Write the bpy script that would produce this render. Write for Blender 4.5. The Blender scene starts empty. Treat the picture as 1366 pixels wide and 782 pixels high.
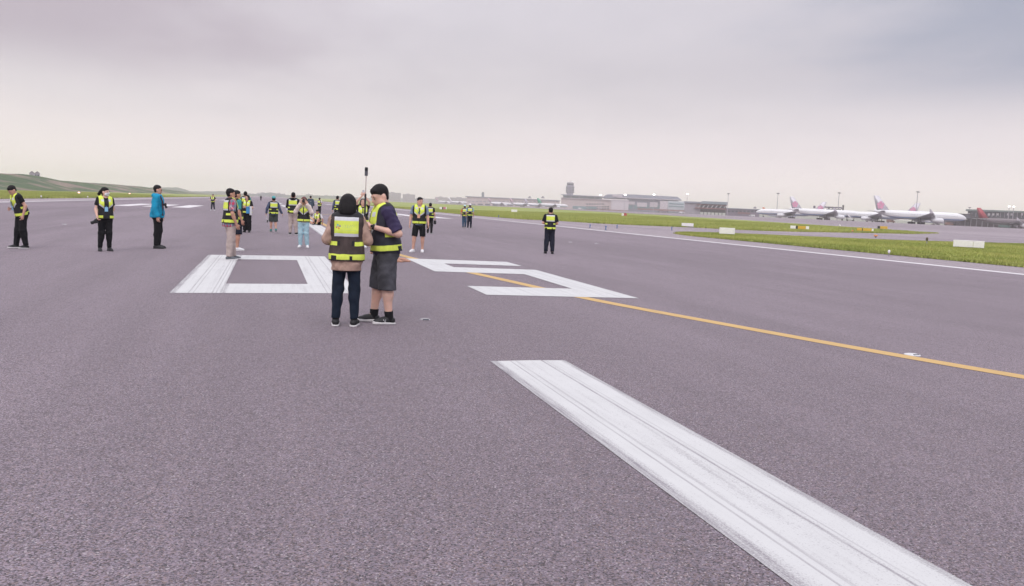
import bpy, math, random
import numpy as np
from mathutils import Vector, Matrix
random.seed(7); RNG = np.random.default_rng(11)
SC = bpy.context.scene
COL = SC.collection
R = math.radians

# ------------------------------------------------------------------ camera
W0, H0 = 1366.0, 782.0                       # size of the photograph
FPX, PITCH, ROLL, YAW, EYE = 1095.75, .1043, .0443, .2913, 1.5724
FW = np.array([math.sin(YAW), math.cos(YAW), 0.]); RT = np.array([math.cos(YAW), -math.sin(YAW), 0.]); UP = np.array([0, 0, 1.])
CF = FW*math.cos(PITCH) - UP*math.sin(PITCH)
CU = UP*math.cos(PITCH) + FW*math.sin(PITCH)
CAMR = RT*math.cos(ROLL) + CU*math.sin(ROLL)           # image right
CAMU = -RT*math.sin(ROLL) + CU*math.cos(ROLL)
cam_d = bpy.data.cameras.new('camera'); cam = bpy.data.objects.new('camera', cam_d); COL.objects.link(cam)
cam.matrix_world = Matrix(((CAMR[0], CAMU[0], -CF[0], 0), (CAMR[1], CAMU[1], -CF[1], 0), (CAMR[2], CAMU[2], -CF[2], EYE), (0, 0, 0, 1)))
cam_d.sensor_width = 36; cam_d.lens = 36*FPX/W0; cam_d.clip_start = .1; cam_d.clip_end = 20000
SC.camera = cam
HAZE = .00022
# image right must tilt up in the world: horizon sinks to the right
ROT = ROLL

# ------------------------------------------------------------------ world and sun
SUN_EL, SUN_AZ = R(42), R(205)                # azimuth clockwise from +Y
wd = bpy.data.worlds.new('World'); SC.world = wd; wd.use_nodes = True
nt = wd.node_tree; nt.nodes.clear()
class NB:
    """tiny node builder"""
    def __init__(s, tree): s.t = tree
    def n(s, typ, **kw):
        nd = s.t.nodes.new(typ)
        for k, v in kw.items(): setattr(nd, k, v)
        return nd
    def put(s, sock, v):
        if v is None: return
        if isinstance(v, bpy.types.NodeSocket): s.t.links.new(v, sock)
        else: sock.default_value = v
    def m(s, op, a, b=None, c=None, clamp=False):
        nd = s.n('ShaderNodeMath', operation=op, use_clamp=clamp)
        s.put(nd.inputs[0], a); s.put(nd.inputs[1], b)
        if c is not None: s.put(nd.inputs[2], c)
        return nd.outputs[0]
    def mix(s, f, a, b, typ='MIX'):
        nd = s.n('ShaderNodeMix', data_type='RGBA', blend_type=typ)
        s.put(nd.inputs[0], f)
        for i, v in ((6, a), (7, b)):
            if isinstance(v, (tuple, list)) and len(v) == 3: v = (*v, 1)
            s.put(nd.inputs[i], v)
        return nd.outputs[2]
    def noise(s, vec, scale, detail=3, rough=.5, dist=0):
        nd = s.n('ShaderNodeTexNoise'); s.put(nd.inputs['Vector'], vec)
        nd.inputs['Scale'].default_value = scale; nd.inputs['Detail'].default_value = detail
        nd.inputs['Roughness'].default_value = rough; nd.inputs['Distortion'].default_value = dist
        return nd.outputs['Fac']
    def vor(s, vec, scale, feat='F1', out='Distance', rnd=1):
        nd = s.n('ShaderNodeTexVoronoi', feature=feat); s.put(nd.inputs['Vector'], vec)
        nd.inputs['Scale'].default_value = scale; nd.inputs['Randomness'].default_value = rnd
        return nd.outputs[out]
    def rng(s, v, a, b, c=0., d=1., smooth=True):
        nd = s.n('ShaderNodeMapRange', interpolation_type='SMOOTHSTEP' if smooth else 'LINEAR')
        s.put(nd.inputs['Value'], v)
        for k, x in zip(('From Min', 'From Max', 'To Min', 'To Max'), (a, b, c, d)): s.put(nd.inputs[k], x)
        return nd.outputs[0]
    def scale(s, vec, v):
        nd = s.n('ShaderNodeMapping'); s.put(nd.inputs['Vector'], vec); nd.inputs['Scale'].default_value = v
        return nd.outputs[0]
    def sep(s, vec):
        nd = s.n('ShaderNodeSeparateXYZ'); s.put(nd.inputs[0], vec); return nd.outputs
    def com(s, x, y, z):
        nd = s.n('ShaderNodeCombineXYZ'); s.put(nd.inputs[0], x); s.put(nd.inputs[1], y); s.put(nd.inputs[2], z); return nd.outputs[0]
    def ramp(s, f, stops):
        nd = s.n('ShaderNodeValToRGB'); s.put(nd.inputs[0], f); e = nd.color_ramp.elements
        while len(e) < len(stops): e.new(.5)
        for x, (p, c) in zip(e, stops): x.position = p; x.color = (*c, 1)
        return nd.outputs[0]
    def band(s, v, lo, hi): return s.m('MULTIPLY', s.m('GREATER_THAN', v, lo), s.m('LESS_THAN', v, hi))
    def AND(s, *a):
        r = a[0]
        for x in a[1:]: r = s.m('MULTIPLY', r, x)
        return r
    def OR(s, *a):
        r = a[0]
        for x in a[1:]: r = s.m('MAXIMUM', r, x)
        return r

b = NB(nt)
tc = b.n('ShaderNodeTexCoord').outputs['Generated']
sky = b.n('ShaderNodeTexSky', sky_type='NISHITA', sun_disc=False, sun_elevation=SUN_EL, sun_rotation=SUN_AZ, air_density=1.2, dust_density=4)
dx, dy, dz = b.sep(tc)
el = b.m('MAXIMUM', dz, 0.0)
base = b.ramp(b.m('MULTIPLY', el, 2.0), [(0, (1.06, .945, .925)), (.07, (1.02, .92, .91)), (.20, (.84, .775, .80)), (.33, (.74, .69, .74)), (.52, (.78, .74, .81)), (1.0, (1.0, 1.0, 1.06))])
base = b.mix(b.rng(el, .27, .8), base, (1.9, 1.9, 2.0))
inv = b.m('DIVIDE', 1., b.m('ADD', el, .09))
cp = b.com(b.m('MULTIPLY', dx, inv), b.m('MULTIPLY', dy, inv), 0)
n1 = b.noise(b.scale(cp, (.55, .42, 1)), 1.0, 5, .55, .3)
n2 = b.noise(b.scale(cp, (1.6, 1.1, 1)), 1.3, 4, .5, .2)
cl = b.m('ADD', b.m('MULTIPLY', b.rng(n1, .32, .68), .7), b.m('MULTIPLY', b.rng(n2, .3, .7), .3))
amp = b.rng(el, .02, .16)
dark = b.m('MULTIPLY', b.m('SUBTRACT', 1., cl), amp)
c1 = b.mix(b.m('MULTIPLY', dark, .30), base, (.42, .41, .48))
# heavier bluish cloud bank towards the right (bearing about 48 degrees)
az = b.m('ARCTAN2', dx, dy)
azw = b.m('ADD', az, b.m('MULTIPLY', b.m('SUBTRACT', n2, .5), .35))
elw = b.m('ADD', el, b.m('MULTIPLY', b.m('SUBTRACT', n1, .5), .05))
bank = b.m('MULTIPLY', b.rng(azw, .50, .86), b.rng(elw, .105, .175))
c1 = b.mix(b.m('MULTIPLY', b.m('MULTIPLY', bank, b.rng(el, .6, .3)), .9), c1, (.36, .39, .50))
bank2 = b.m('MULTIPLY', b.rng(azw, .20, -.22), b.rng(elw, .10, .17))
c1 = b.mix(b.m('MULTIPLY', b.m('MULTIPLY', bank2, b.rng(el, .6, .3)), .9), c1, (.52, .45, .52))
skyc = b.mix(1., sky.outputs[0], (.1, .1, .1), 'MULTIPLY')
col = b.mix(.95, skyc, c1)
bg = b.n('ShaderNodeBackground'); b.put(bg.inputs[0], col); bg.inputs[1].default_value = 1.0
b.put(b.n('ShaderNodeOutputWorld').inputs[0], bg.outputs[0])
sl = bpy.data.lights.new('sun', 'SUN'); sl.energy = .95; sl.angle = R(22); sl.color = (1, .95, .88)
sun = bpy.data.objects.new('sun', sl); COL.objects.link(sun)
sdir = Vector((math.sin(SUN_AZ)*math.cos(SUN_EL), math.cos(SUN_AZ)*math.cos(SUN_EL), math.sin(SUN_EL)))
sun.rotation_euler = sdir.to_track_quat('Z', 'Y').to_euler(); sun.location = (0, 0, 50)
vs = SC.view_settings; vs.view_transform = 'Standard'; vs.look = 'None'; vs.exposure = 0.0; vs.gamma = 1; vs.use_curve_mapping = False
SC.cycles.volume_bounces = 1; SC.cycles.max_bounces = 6

# ------------------------------------------------------------------ materials
MATS = {}
def new_mat(name):
    m = bpy.data.materials.new(name); m.use_nodes = True; m.node_tree.nodes.clear()
    nb = NB(m.node_tree)
    bs = nb.n('ShaderNodeBsdfPrincipled'); nb.put(nb.n('ShaderNodeOutputMaterial').inputs[0], bs.outputs[0])
    return m, nb, bs
def lin(h):                                   # 0-255 sRGB to linear
    return tuple(((c/255+.055)/1.055)**2.4 if c > 10 else c/255/12.92 for c in h)
def mat(name, col, rough=.8, var=.12, vs=6., metal=0, bump=0., bs_=30., spec=.5):
    if name in MATS: return MATS[name]
    m, nb, bs = new_mat(name)
    o = nb.n('ShaderNodeTexCoord').outputs['Object']
    n = nb.noise(o, vs, 4, .6)
    c = nb.mix(nb.rng(n, .25, .75), tuple(x*(1-var) for x in col), tuple(min(1, x*(1+var)) for x in col))
    nb.put(bs.inputs['Base Color'], c); bs.inputs['Roughness'].default_value = rough; bs.inputs['Metallic'].default_value = metal
    bs.inputs['Specular IOR Level'].default_value = spec
    if bump:
        bp = nb.n('ShaderNodeBump'); bp.inputs['Strength'].default_value = bump; bp.inputs['Distance'].default_value = .02
        nb.put(bp.inputs['Height'], nb.noise(o, bs_, 3, .6)); nb.put(bs.inputs['Normal'], bp.outputs[0])
    MATS[name] = m; return m
def fabric(name, col, var=.16): return mat(name, col, .9, var, 9., 0, .35, 14., .25)
def emit(name, col, strength):
    if name in MATS: return MATS[name]
    m, nb, bs = new_mat(name)
    bs.inputs['Base Color'].default_value = (*col, 1); bs.inputs['Emission Color'].default_value = (*col, 1); bs.inputs['Emission Strength'].default_value = strength
    MATS[name] = m; return m

# ------------------------------------------------------------------ object helpers
def mesh_from(name, v, f, mats=None, smooth=False, fm=None):
    me = bpy.data.meshes.new(name)
    v = np.asarray(v, np.float32).reshape(-1, 3)
    if isinstance(f, np.ndarray) and f.ndim == 2:
        k = f.shape[1]; nf = len(f)
        me.vertices.add(len(v)); me.vertices.foreach_set('co', v.ravel())
        me.loops.add(nf*k); me.loops.foreach_set('vertex_index', f.astype(np.int32).ravel())
        me.polygons.add(nf); me.polygons.foreach_set('loop_start', np.arange(nf, dtype=np.int32)*k)
        me.update(calc_edges=True)
    else:
        me.from_pydata(v.tolist(), [], [list(map(int, q)) for q in f])
    for m in (mats if isinstance(mats, (list, tuple)) else [mats]):
        if m is not None: me.materials.append(m)
    if fm is not None: me.polygons.foreach_set('material_index', np.asarray(fm, np.int32))
    me.polygons.foreach_set('use_smooth', np.full(len(me.polygons), smooth))
    me.validate(); me.update()
    return me
def tag(o, label=None, cat=None, group=None, kind=None):
    if label: o['label'] = label
    if cat: o['category'] = cat
    if group: o['group'] = group
    if kind: o['kind'] = kind
    return o
def obj(name, me, parent=None, loc=None, rz=None):
    o = bpy.data.objects.new(name, me); COL.objects.link(o)
    if parent: o.parent = parent
    if loc is not None: o.location = loc
    if rz is not None: o.rotation_euler = (0, 0, rz)
    return o
def empty(name, loc, rz=0, label=None, cat=None, group=None):
    o = bpy.data.objects.new(name, None); COL.objects.link(o); o.location = loc; o.rotation_euler = (0, 0, rz)
    o.empty_display_size = .3
    return tag(o, label, cat, group)
def copy_tree(o, parent=None):
    c = o.copy(); COL.objects.link(c)
    if parent: c.parent = parent
    for ch in o.children: copy_tree(ch, c)
    return c
class MB:
    """collects boxes, tubes, lofts into one mesh"""
    def __init__(s): s.v = []; s.f = []; s.fm = []; s.cur = 0
    def add(s, v, f):
        k = len(s.v); s.v += [tuple(map(float, p)) for p in v]
        for q in f: s.f.append([i+k for i in q]); s.fm.append(s.cur)
        return s
    def box(s, x0, y0, z0, x1, y1, z1, bev=0.):
        if bev <= 0:
            v = [(x, y, z) for z in (z0, z1) for y in (y0, y1) for x in (x0, x1)]
            return s.add(v, [(0, 2, 3, 1), (4, 5, 7, 6), (0, 1, 5, 4), (2, 6, 7, 3), (0, 4, 6, 2), (1, 3, 7, 5)])
        b = bev; rings = []
        for z, i in ((z0, b), (z0+b, 0), (z1-b, 0), (z1, b)):
            xa, xb, ya, yb = x0+i, x1-i, y0+i, y1-i
            rings.append([(xa+b, ya, z), (xb-b, ya, z), (xb, ya+b, z), (xb, yb-b, z), (xb-b, yb, z), (xa+b, yb, z), (xa, yb-b, z), (xa, ya+b, z)])
        return s.loft(rings)
    def loft(s, rings, cap=True):
        n = len(rings[0]); v = [p for r in rings for p in r]; f = []
        for i in range(len(rings)-1):
            for j in range(n):
                a, c = i*n+j, i*n+(j+1) % n
                f.append((a, c, c+n, a+n))
        if cap: f.append(tuple(range(n))[::-1]); f.append(tuple(range((len(rings)-1)*n, len(rings)*n)))
        return s.add(v, f)
    def prism(s, poly, y0, y1):                # polygon in x,z extruded along y
        return s.loft([[(x, y0, z) for x, z in poly], [(x, y1, z) for x, z in poly]])
    def tube(s, pts, rad, n=8, cap=True):
        pts = [np.array(p, float) for p in pts]; rad = [rad]*len(pts) if np.isscalar(rad) else rad
        d0 = pts[1]-pts[0]; ref = np.array([0, 0, 1.]) if abs(d0[2]) < .9*np.linalg.norm(d0) else np.array([1., 0, 0])
        rings = []
        for i, p in enumerate(pts):
            d = pts[min(i+1, len(pts)-1)]-pts[max(i-1, 0)]; d = d/(np.linalg.norm(d)+1e-9)
            a = np.cross(ref, d); a /= np.linalg.norm(a)+1e-9; c = np.cross(d, a)
            rings.append([p+rad[i]*(math.cos(t)*a+math.sin(t)*c) for t in np.linspace(0, 2*math.pi, n, endpoint=False)])
        return s.loft(rings, cap)
    def ball(s, c, r, n=10, m=6):
        r = (r, r, r) if np.isscalar(r) else r; rings = []
        for i in range(1, m):
            t = math.pi*i/m - math.pi/2
            rings.append([(c[0]+r[0]*math.cos(t)*math.cos(a), c[1]+r[1]*math.cos(t)*math.sin(a), c[2]+r[2]*math.sin(t)) for a in np.linspace(0, 2*math.pi, n, endpoint=False)])
        return s.loft(rings)
    def build(s, name, mats, parent=None, smooth=False, loc=None, rz=None):
        ms = mats if isinstance(mats, (list, tuple)) else [mats]
        me = mesh_from(name, s.v, s.f, ms, smooth, s.fm if len(ms) > 1 else None)
        return obj(name, me, parent, loc, rz)

# ------------------------------------------------------------------ terrain and picture geometry
XC = 2.6
def zt(X, Y):
    X = np.asarray(X, float); Y = np.asarray(Y, float); d = np.abs(X-XC)
    z = -.0105*np.minimum(d, 37.3)
    r = X-XC
    z = np.where(r > 37.3, -.3917-(np.clip(r, 37.3, 75)-37.3)*.004, z)
    z = z+np.where(r > 75, np.clip((r-75)/92.4, 0, 1)*1.04+np.clip((r-167.4)/240, 0, 1)*1.0, 0)
    z = z+np.clip((r-75)/92.4, 0, 1)*np.clip((Y-150)*.002, -.3, .9)
    return z
def ray(px, py):
    r = CF*FPX+CAMR*(px-W0/2)-CAMU*(py-H0/2)
    return r
def at(px, py, Z): return np.array([0, 0, EYE])+ray(px, py)/FPX*Z
def G(px, py):
    r = ray(px, py); r = r/np.linalg.norm(r); t = 1.
    while t < 8000:
        P = np.array([0, 0, EYE])+r*t
        if P[2] < zt(P[0], P[1]):
            a, c = t/1.02, t
            for _ in range(40):
                m = (a+c)/2; P = np.array([0, 0, EYE])+r*m
                if P[2] < zt(P[0], P[1]): c = m
                else: a = m
            return P
        t *= 1.02
    return P
def depth(P): return float((np.asarray(P)-[0, 0, EYE])@CF)
def bearing(P): return math.atan2(P[0], P[1])

# ------------------------------------------------------------------ ground materials
def asphalt(name, c0, c1, fine=1.0):
    m, nb, bs = new_mat(name)
    o = nb.n('ShaderNodeTexCoord').outputs['Object']
    # aggregate: stones of three sizes
    s1 = nb.vor(o, 125, out='Color'); s1v = nb.sep(s1)
    s2 = nb.noise(o, 260, 2, .7); s3 = nb.noise(o, 60, 3, .7)
    g = nb.m('ADD', nb.m('MULTIPLY', s1v[0], .5), nb.m('ADD', nb.m('MULTIPLY', s2, .55), nb.m('MULTIPLY', s3, .45)))
    g = nb.rng(g, .46, 1.04)
    big = nb.noise(nb.scale(o, (.16, .012, 1)), 1.0, 4, .6)
    big2 = nb.noise(nb.scale(o, (.05, .03, 1)), 1.3, 3, .55)
    med = nb.noise(nb.scale(o, (1.3, .25, 1)), 1.0, 4, .6)
    t = nb.m('ADD', nb.m('MULTIPLY', big, .55), nb.m('ADD', nb.m('MULTIPLY', big2, .3), nb.m('MULTIPLY', med, .2)))
    base = nb.mix(nb.rng(t, .42, .62), tuple(x*.93 for x in c0), tuple(x*1.04 for x in c1))
    rub = nb.noise(nb.scale(o, (.75, .010, 1)), 1.0, 3, .6); rub2 = nb.noise(nb.scale(o, (.12, .07, 1)), 1.0, 4, .62, .6)
    base = nb.mix(nb.rng(rub, .50, .68, 0, .24), base, tuple(x*.62 for x in c0))
    base = nb.mix(nb.rng(rub2, .54, .66, 0, .22), base, tuple(x*.66 for x in c0))
    col = nb.mix(g, tuple(x*.10 for x in c0), nb.mix(1., base, (1.56, 1.56, 1.56), 'MULTIPLY'))
    hue = nb.noise(o, 70, 2, .6); col = nb.mix(nb.rng(hue, .54, .68, 0, .30), col, (.20, .205, .27)); col = nb.mix(nb.rng(hue, .46, .34, 0, .28), col, (.26, .17, .165))
    stone = nb.m('GREATER_THAN', s1v[1], .962)
    col = nb.mix(nb.m('MULTIPLY', stone, .6), col, (.46, .41, .44))
    brown = nb.m('GREATER_THAN', s1v[2], .90)
    col = nb.mix(nb.m('MULTIPLY', brown, .35), col, (.30, .20, .17))
    nb.put(bs.inputs['Base Color'], col); bs.inputs['Roughness'].default_value = .78; bs.inputs['Specular IOR Level'].default_value = .35; bs.inputs['Sheen Weight'].default_value = .22; bs.inputs['Sheen Roughness'].default_value = .45; bs.inputs['Sheen Tint'].default_value = (1, .89, .98, 1)
    bp = nb.n('ShaderNodeBump'); bp.inputs['Strength'].default_value = .55; bp.inputs['Distance'].default_value = .006
    nb.put(bp.inputs['Height'], g); nb.put(bs.inputs['Normal'], bp.outputs[0])
    return m
M_RUN = asphalt('runway_asphalt', (.142, .111, .140), (.198, .157, .194))
M_TAX = asphalt('taxiway_asphalt', (.23, .19, .225), (.31, .26, .295))
M_APR = asphalt('apron_concrete', (.19, .155, .185), (.25, .205, .235))
M_SHO = asphalt('shoulder_asphalt', (.25, .21, .245), (.32, .27, .30))
def paint(name, c, worn=.5, lines=None):
    m, nb, bs = new_mat(name)
    o = nb.n('ShaderNodeTexCoord').outputs['Object']
    x, y, z = nb.sep(o)
    st = nb.noise(nb.scale(o, (9, .35, 1)), 1.0, 4, .65)
    st2 = nb.noise(nb.scale(o, (40, 1.4, 1)), 1.0, 4, .7)
    fine = nb.noise(o, 130, 3, .75); patch = nb.noise(o, 2.2, 4, .6)
    w = nb.m('ADD', nb.m('MULTIPLY', st, .40), nb.m('ADD', nb.m('MULTIPLY', st2, .28), nb.m('ADD', nb.m('MULTIPLY', fine, .30), nb.m('MULTIPLY', patch, .14))))
    wear = nb.rng(w, .56, .80)
    grain = nb.m('MULTIPLY', nb.rng(nb.m('ADD', nb.noise(o, 85, 3, .8), nb.m('MULTIPLY', nb.m('SUBTRACT', st, .5), .55)), .56, .72), .62)
    tot = nb.m('MAXIMUM', nb.m('MULTIPLY', wear, worn), grain)
    if lines:
        for xl, wl, a in lines:                # joints left by the spraying machine, along the stripe
            xx = nb.m('ADD', x, nb.m('MULTIPLY', nb.m('SUBTRACT', patch, .5), .012))
            dl = nb.m('ABSOLUTE', nb.m('SUBTRACT', xx, xl))
            kk = nb.rng(dl, wl, wl*.25)
            if wl > .03: kk = nb.rng(nb.m('ADD', nb.m('MULTIPLY', kk, .45), nb.m('ADD', nb.m('MULTIPLY', nb.noise(o, 75, 3, .85), .9), nb.m('MULTIPLY', st2, .3))), .84, 1.10)
            k = nb.m('MULTIPLY', kk, nb.rng(nb.m('ADD', nb.m('MULTIPLY', st2, .6), nb.m('MULTIPLY', fine, .5)), .38, .66, .25, 1.))
            tot = nb.m('MAXIMUM', tot, nb.m('MULTIPLY', k, a))
    col = nb.mix(tot, c, (.17, .145, .175))
    col = nb.mix(nb.rng(patch, .3, .7, 0, .22), col, tuple(k*.82 for k in c))
    nb.put(bs.inputs['Base Color'], col); bs.inputs['Roughness'].default_value = .75; bs.inputs['Specular IOR Level'].default_value = .3
    bp = nb.n('ShaderNodeBump'); bp.inputs['Strength'].default_value = .4; bp.inputs['Distance'].default_value = .004
    nb.put(bp.inputs['Height'], nb.noise(o, 90, 3, .7)); nb.put(bs.inputs['Normal'], bp.outputs[0])
    return m
WHITE = (.55, .545, .56)
M_DASH = paint('white_paint_dash', WHITE, .75, [(2.19, .17, .9), (2.40, .012, .62), (2.46, .018, .5), (2.74, .016, .85), (2.785, .010, .4), (3.0, .10, .8)])
M_NUM = paint('white_paint_number', WHITE, .5, [(-1.5, .16, .95), (-1.22, .018, .65), (-1.15, .014, .55), (-.86, .018, .65), (-.80, .014, .55), (-.70, .09, .7), (.98, .018, .6), (1.06, .014, .6), (1.33, .018, .6), (6.15, .014, .6), (6.45, .02, .5), (6.74, .05, .5)])
M_LINE = paint('white_paint_line', (.66, .63, .66), .5)
M_YEL = paint('yellow_paint', (.54, .355, .15), .5)
def grassmat(name, c0, c1, c2, sc=1.0):
    m, nb, bs = new_mat(name)
    o = nb.n('ShaderNodeTexCoord').outputs['Object']
    a = nb.noise(o, .035*sc, 4, .6, .3); c = nb.noise(o, .35*sc, 4, .65); d = nb.noise(o, 6*sc, 3, .7)
    col = nb.mix(nb.rng(a, .38, .62), c0, c1)
    col = nb.mix(nb.rng(c, .45, .75, 0, .6), col, c2)
    col = nb.mix(nb.rng(d, .3, .7, 0, .45), col, tuple(x*.55 for x in c0))
    nb.put(bs.inputs['Base Color'], col); bs.inputs['Roughness'].default_value = .95; bs.inputs['Specular IOR Level'].default_value = .15
    bp = nb.n('ShaderNodeBump'); bp.inputs['Strength'].default_value = .8; bp.inputs['Distance'].default_value = .2
    nb.put(bp.inputs['Height'], c); nb.put(bs.inputs['Normal'], bp.outputs[0])
    return m
M_GRASS = grassmat('mown_grass', (.23, .28, .085), (.35, .38, .125), (.42, .38, .15))
M_GREEN = grassmat('grass_blades', (.31, .36, .10), (.45, .47, .15), (.55, .45, .20), 2)

# ------------------------------------------------------------------ structure: ground, runway, taxiways
def sheet(name, xs, ys, dz, m, kind='structure'):
    xs = np.array(xs, float); ys = np.array(ys, float)
    XX, YY = np.meshgrid(xs, ys, indexing='ij'); ZZ = zt(XX, YY)+dz
    v = np.stack([XX, YY, ZZ], -1).reshape(-1, 3); n, k = len(xs), len(ys)
    i, j = np.meshgrid(np.arange(n-1), np.arange(k-1), indexing='ij'); a = (i*k+j).ravel()
    f = np.stack([a, a+k, a+k+1, a+1], -1)
    o = obj(name, mesh_from(name, v, f, m)); return tag(o, kind=kind)
def column_sheet(name, cols, dz, m, ny=30):
    """cols: list of (X, y0, y1): a sheet made of columns between two edges"""
    v = []; n = len(cols)
    for X, y0, y1 in cols:
        for t in np.linspace(0, 1, ny):
            y = y0+(y1-y0)*t; v.append((X, y, float(zt(X, y))+dz))
    i, j = np.meshgrid(np.arange(n-1), np.arange(ny-1), indexing='ij'); a = (i*ny+j).ravel()
    f = np.stack([a, a+ny, a+ny+1, a+1], -1)
    o = obj(name, mesh_from(name, v, f, m)); return tag(o, kind='structure')
gx = [-5000, -2500, -1200, -600, -300, -150, -80, XC-37.3, XC, XC+37.3, XC+75, 100, 125, XC+167.4, 220, 290, 350, XC+407.4, 600, 900, 1500, 3000, 6500]
gy = [-400, -100, 0, 50, 100, 150, 200, 300, 400, 500, 600, 800, 1200, 2000, 3500, 6000, 8400]
sheet('ground', gx, gy, -.06, M_GRASS)
XL, XR = -34.8, 37.2
sheet('runway', [-27.9, XC, 31.0], [-60, 0, 60, 400, 2600], 0, M_RUN)
s_ = sheet('runway_shoulder_grass_side', [XL, -27.9], [-60, 0, 60, 400, 2600], 0, M_SHO); s_.name = 'shoulder'
sheet('shoulder', [31.0, XR], [-60, 0, 60, 400, 2600], 0, M_SHO)
sheet('taxiway', [XR, 45, 60, XC+75, 90, 105, 120, 140, XC+167.4, 180], np.linspace(-60, 330, 27), 0, M_TAX)
sheet('apron', [180, 200, 230, 260, 290, 320, 350, 380, XC+407.4, 500, 700, 1000], np.r_[np.linspace(-60, 700, 40), 900, 1500, 2600], 0, M_APR)
# grass islands on the right
near_edge = [(37.2, 67), (37.9, 71.2), (39.3, 74.8), (41.5, 78.4), (44.5, 81.6), (50, 84.2), (58, 84.2), (66, 83.6), (78, 85.5), (93, 85), (120, 86), (150, 92), (176, 100)]
NE = np.array(near_edge)
def near_top(x): return np.interp(x, NE[:, 0], NE[:, 1])
cx = np.unique(np.r_[NE[:, 0], np.linspace(37.2, 44, 14), XC+75, np.linspace(45, 176, 30)])
column_sheet('grass_island', [(x, -60, near_top(x)) for x in cx], .02, M_GRASS, 50)
fe_px = [(700, 293), (740, 294.5), (800, 298.4), (850, 300.7), (920, 303.5), (980, 306.5), (1060, 309.3), (1160, 311), (1215, 312.2), (1250, 311.4)]
FE = np.array([[37.2, 160], [38.2, 146]]+[G(*p)[:2].tolist() for p in fe_px])
FE = FE[np.argsort(FE[:, 0])]
ft_px = [(1256, 310), (1225, 307), (1140, 301.8), (960, 291.4)]
xt = FE[-1, 0]
def far_bot(x): return np.interp(x, FE[:, 0], FE[:, 1])
FT = np.array([[xt, FE[-1, 1]+1.0], [xt+4, FE[-1, 1]+12], [xt+12, FE[-1, 1]+32], [xt+24, FE[-1, 1]+70], [xt+34, FE[-1, 1]+120]])
cx = np.unique(np.r_[FE[:, 0], np.linspace(37.2, xt, 40)])
column_sheet('grass_island', [(x, far_bot(x), 2600) for x in cx], .02, M_GRASS, 160)
right_lo = lambda x: FE[-1, 1]+(x-xt)*2.6+.05*(x-xt)**2
column_sheet('grass_island', [(x, right_lo(x), 2600) for x in np.linspace(xt, xt+36, 12)], .02, M_GRASS, 160)

# ------------------------------------------------------------------ markings
def flat_poly(mb, quad, dz=.004):
    """quad in X,Y split along the crown"""
    def clip(poly, s):
        out = []
        for i in range(len(poly)):
            a, c = poly[i], poly[(i+1) % len(poly)]; da, dc = s*(a[0]-XC), s*(c[0]-XC)
            if da >= 0: out.append(a)
            if da*dc < 0: t = da/(da-dc); out.append((a[0]+(c[0]-a[0])*t, a[1]+(c[1]-a[1])*t))
        return out
    for s in (1, -1):
        p = clip(quad, s)
        if len(p) >= 3: mb.add([(x, y, float(zt(x, y))+dz) for x, y in p], [tuple(range(len(p)))])
def rect(mb, x0, x1, y0, y1, dz=.004): flat_poly(mb, [(x0, y0), (x1, y0), (x1, y1), (x0, y1)], dz)
def marking(name, mb, m): return tag(mb.build(name, m), kind='structure')
mb = MB(); rect(mb, 2.19, 3.0, -22, 7.97)
for k in range(12): rect(mb, 2.19, 3.0, 35.4+50*k, 66+50*k)
marking('centreline_marking', mb, M_DASH)
mb = MB(); A0, A1, B0, B1, ST, SB = -1.505, 1.507, 14.107, 23.125, .789, 1.516
rect(mb, A0, A0+ST, B0, B1); rect(mb, A1-ST, A1, B0, B1); rect(mb, A0+ST, A1-ST, B0, B0+SB); rect(mb, A0+ST, A1-ST, B1-SB, B1)
marking('runway_number_0', mb, M_NUM)
mb = MB(); C0, C1, YM = 3.756, 6.745, 18.897
rect(mb, C0, C1, B0, B0+SB, .006); rect(mb, C1-ST, C1, B0+SB, YM+SB, .006); rect(mb, C0, C1-ST, YM, YM+SB, .006); rect(mb, C0, C0+ST, YM+SB, B1, .006); rect(mb, C0+ST, C1, B1-SB, B1, .006)
marking('runway_number_5', mb, M_NUM)
mb = MB()
for s in (-1, 1):
    for yy in (99, 249, 399):
        for k in range(3 if yy < 300 else 2):
            x0 = XC+s*(11.1+3.1*k); rect(mb, min(x0, x0+s*1.85), max(x0, x0+s*1.85), yy, yy+22.5)
marking('touchdown_marking', mb, M_LINE)
mb = MB(); rect(mb, -27.75, -26.85, -60, 2600); rect(mb, 29.85, 30.75, -60, 2600); marking('edge_line', mb, M_LINE)
def ribbon(mb, pts, w, dz=.004):
    pts = np.array(pts, float)
    # smooth
    t = np.r_[0, np.cumsum(np.hypot(*np.diff(pts, axis=0).T))]; tt = np.linspace(0, t[-1], 160)
    q = np.c_[np.interp(tt, t, pts[:, 0]), np.interp(tt, t, pts[:, 1])]
    for _ in range(6): q[1:-1] = .25*q[:-2]+.5*q[1:-1]+.25*q[2:]
    d = np.gradient(q, axis=0); d /= np.hypot(*d.T)[:, None]; n = np.c_[d[:, 1], -d[:, 0]]
    L, Rr = q-n*w/2, q+n*w/2
    for i in range(len(q)-1): flat_poly(mb, [tuple(L[i]), tuple(Rr[i]), tuple(Rr[i+1]), tuple(L[i+1])], dz)
mb = MB()
ribbon(mb, [(12.2, -2.), (10.4, 2.1), (9.3, 4.35), (8.62, 5.76), (8.02, 7.08), (7.44, 8.4), (6.05, 12.4), (5.5, 14.0), (5.23, 16.0), (4.64, 18.8), (4.0, 23.1), (3.62, 26), (3.38, 32), (3.3, 45), (3.3, 95)], .28)
ribbon(mb, [(3.45, 66), (3.9, 74), (4.9, 83), (6.6, 89.5), (9.5, 95), (14, 100), (20, 104), (30, 107), (60, 107)], .16)
marking('taxi_line', mb, M_YEL)

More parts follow.
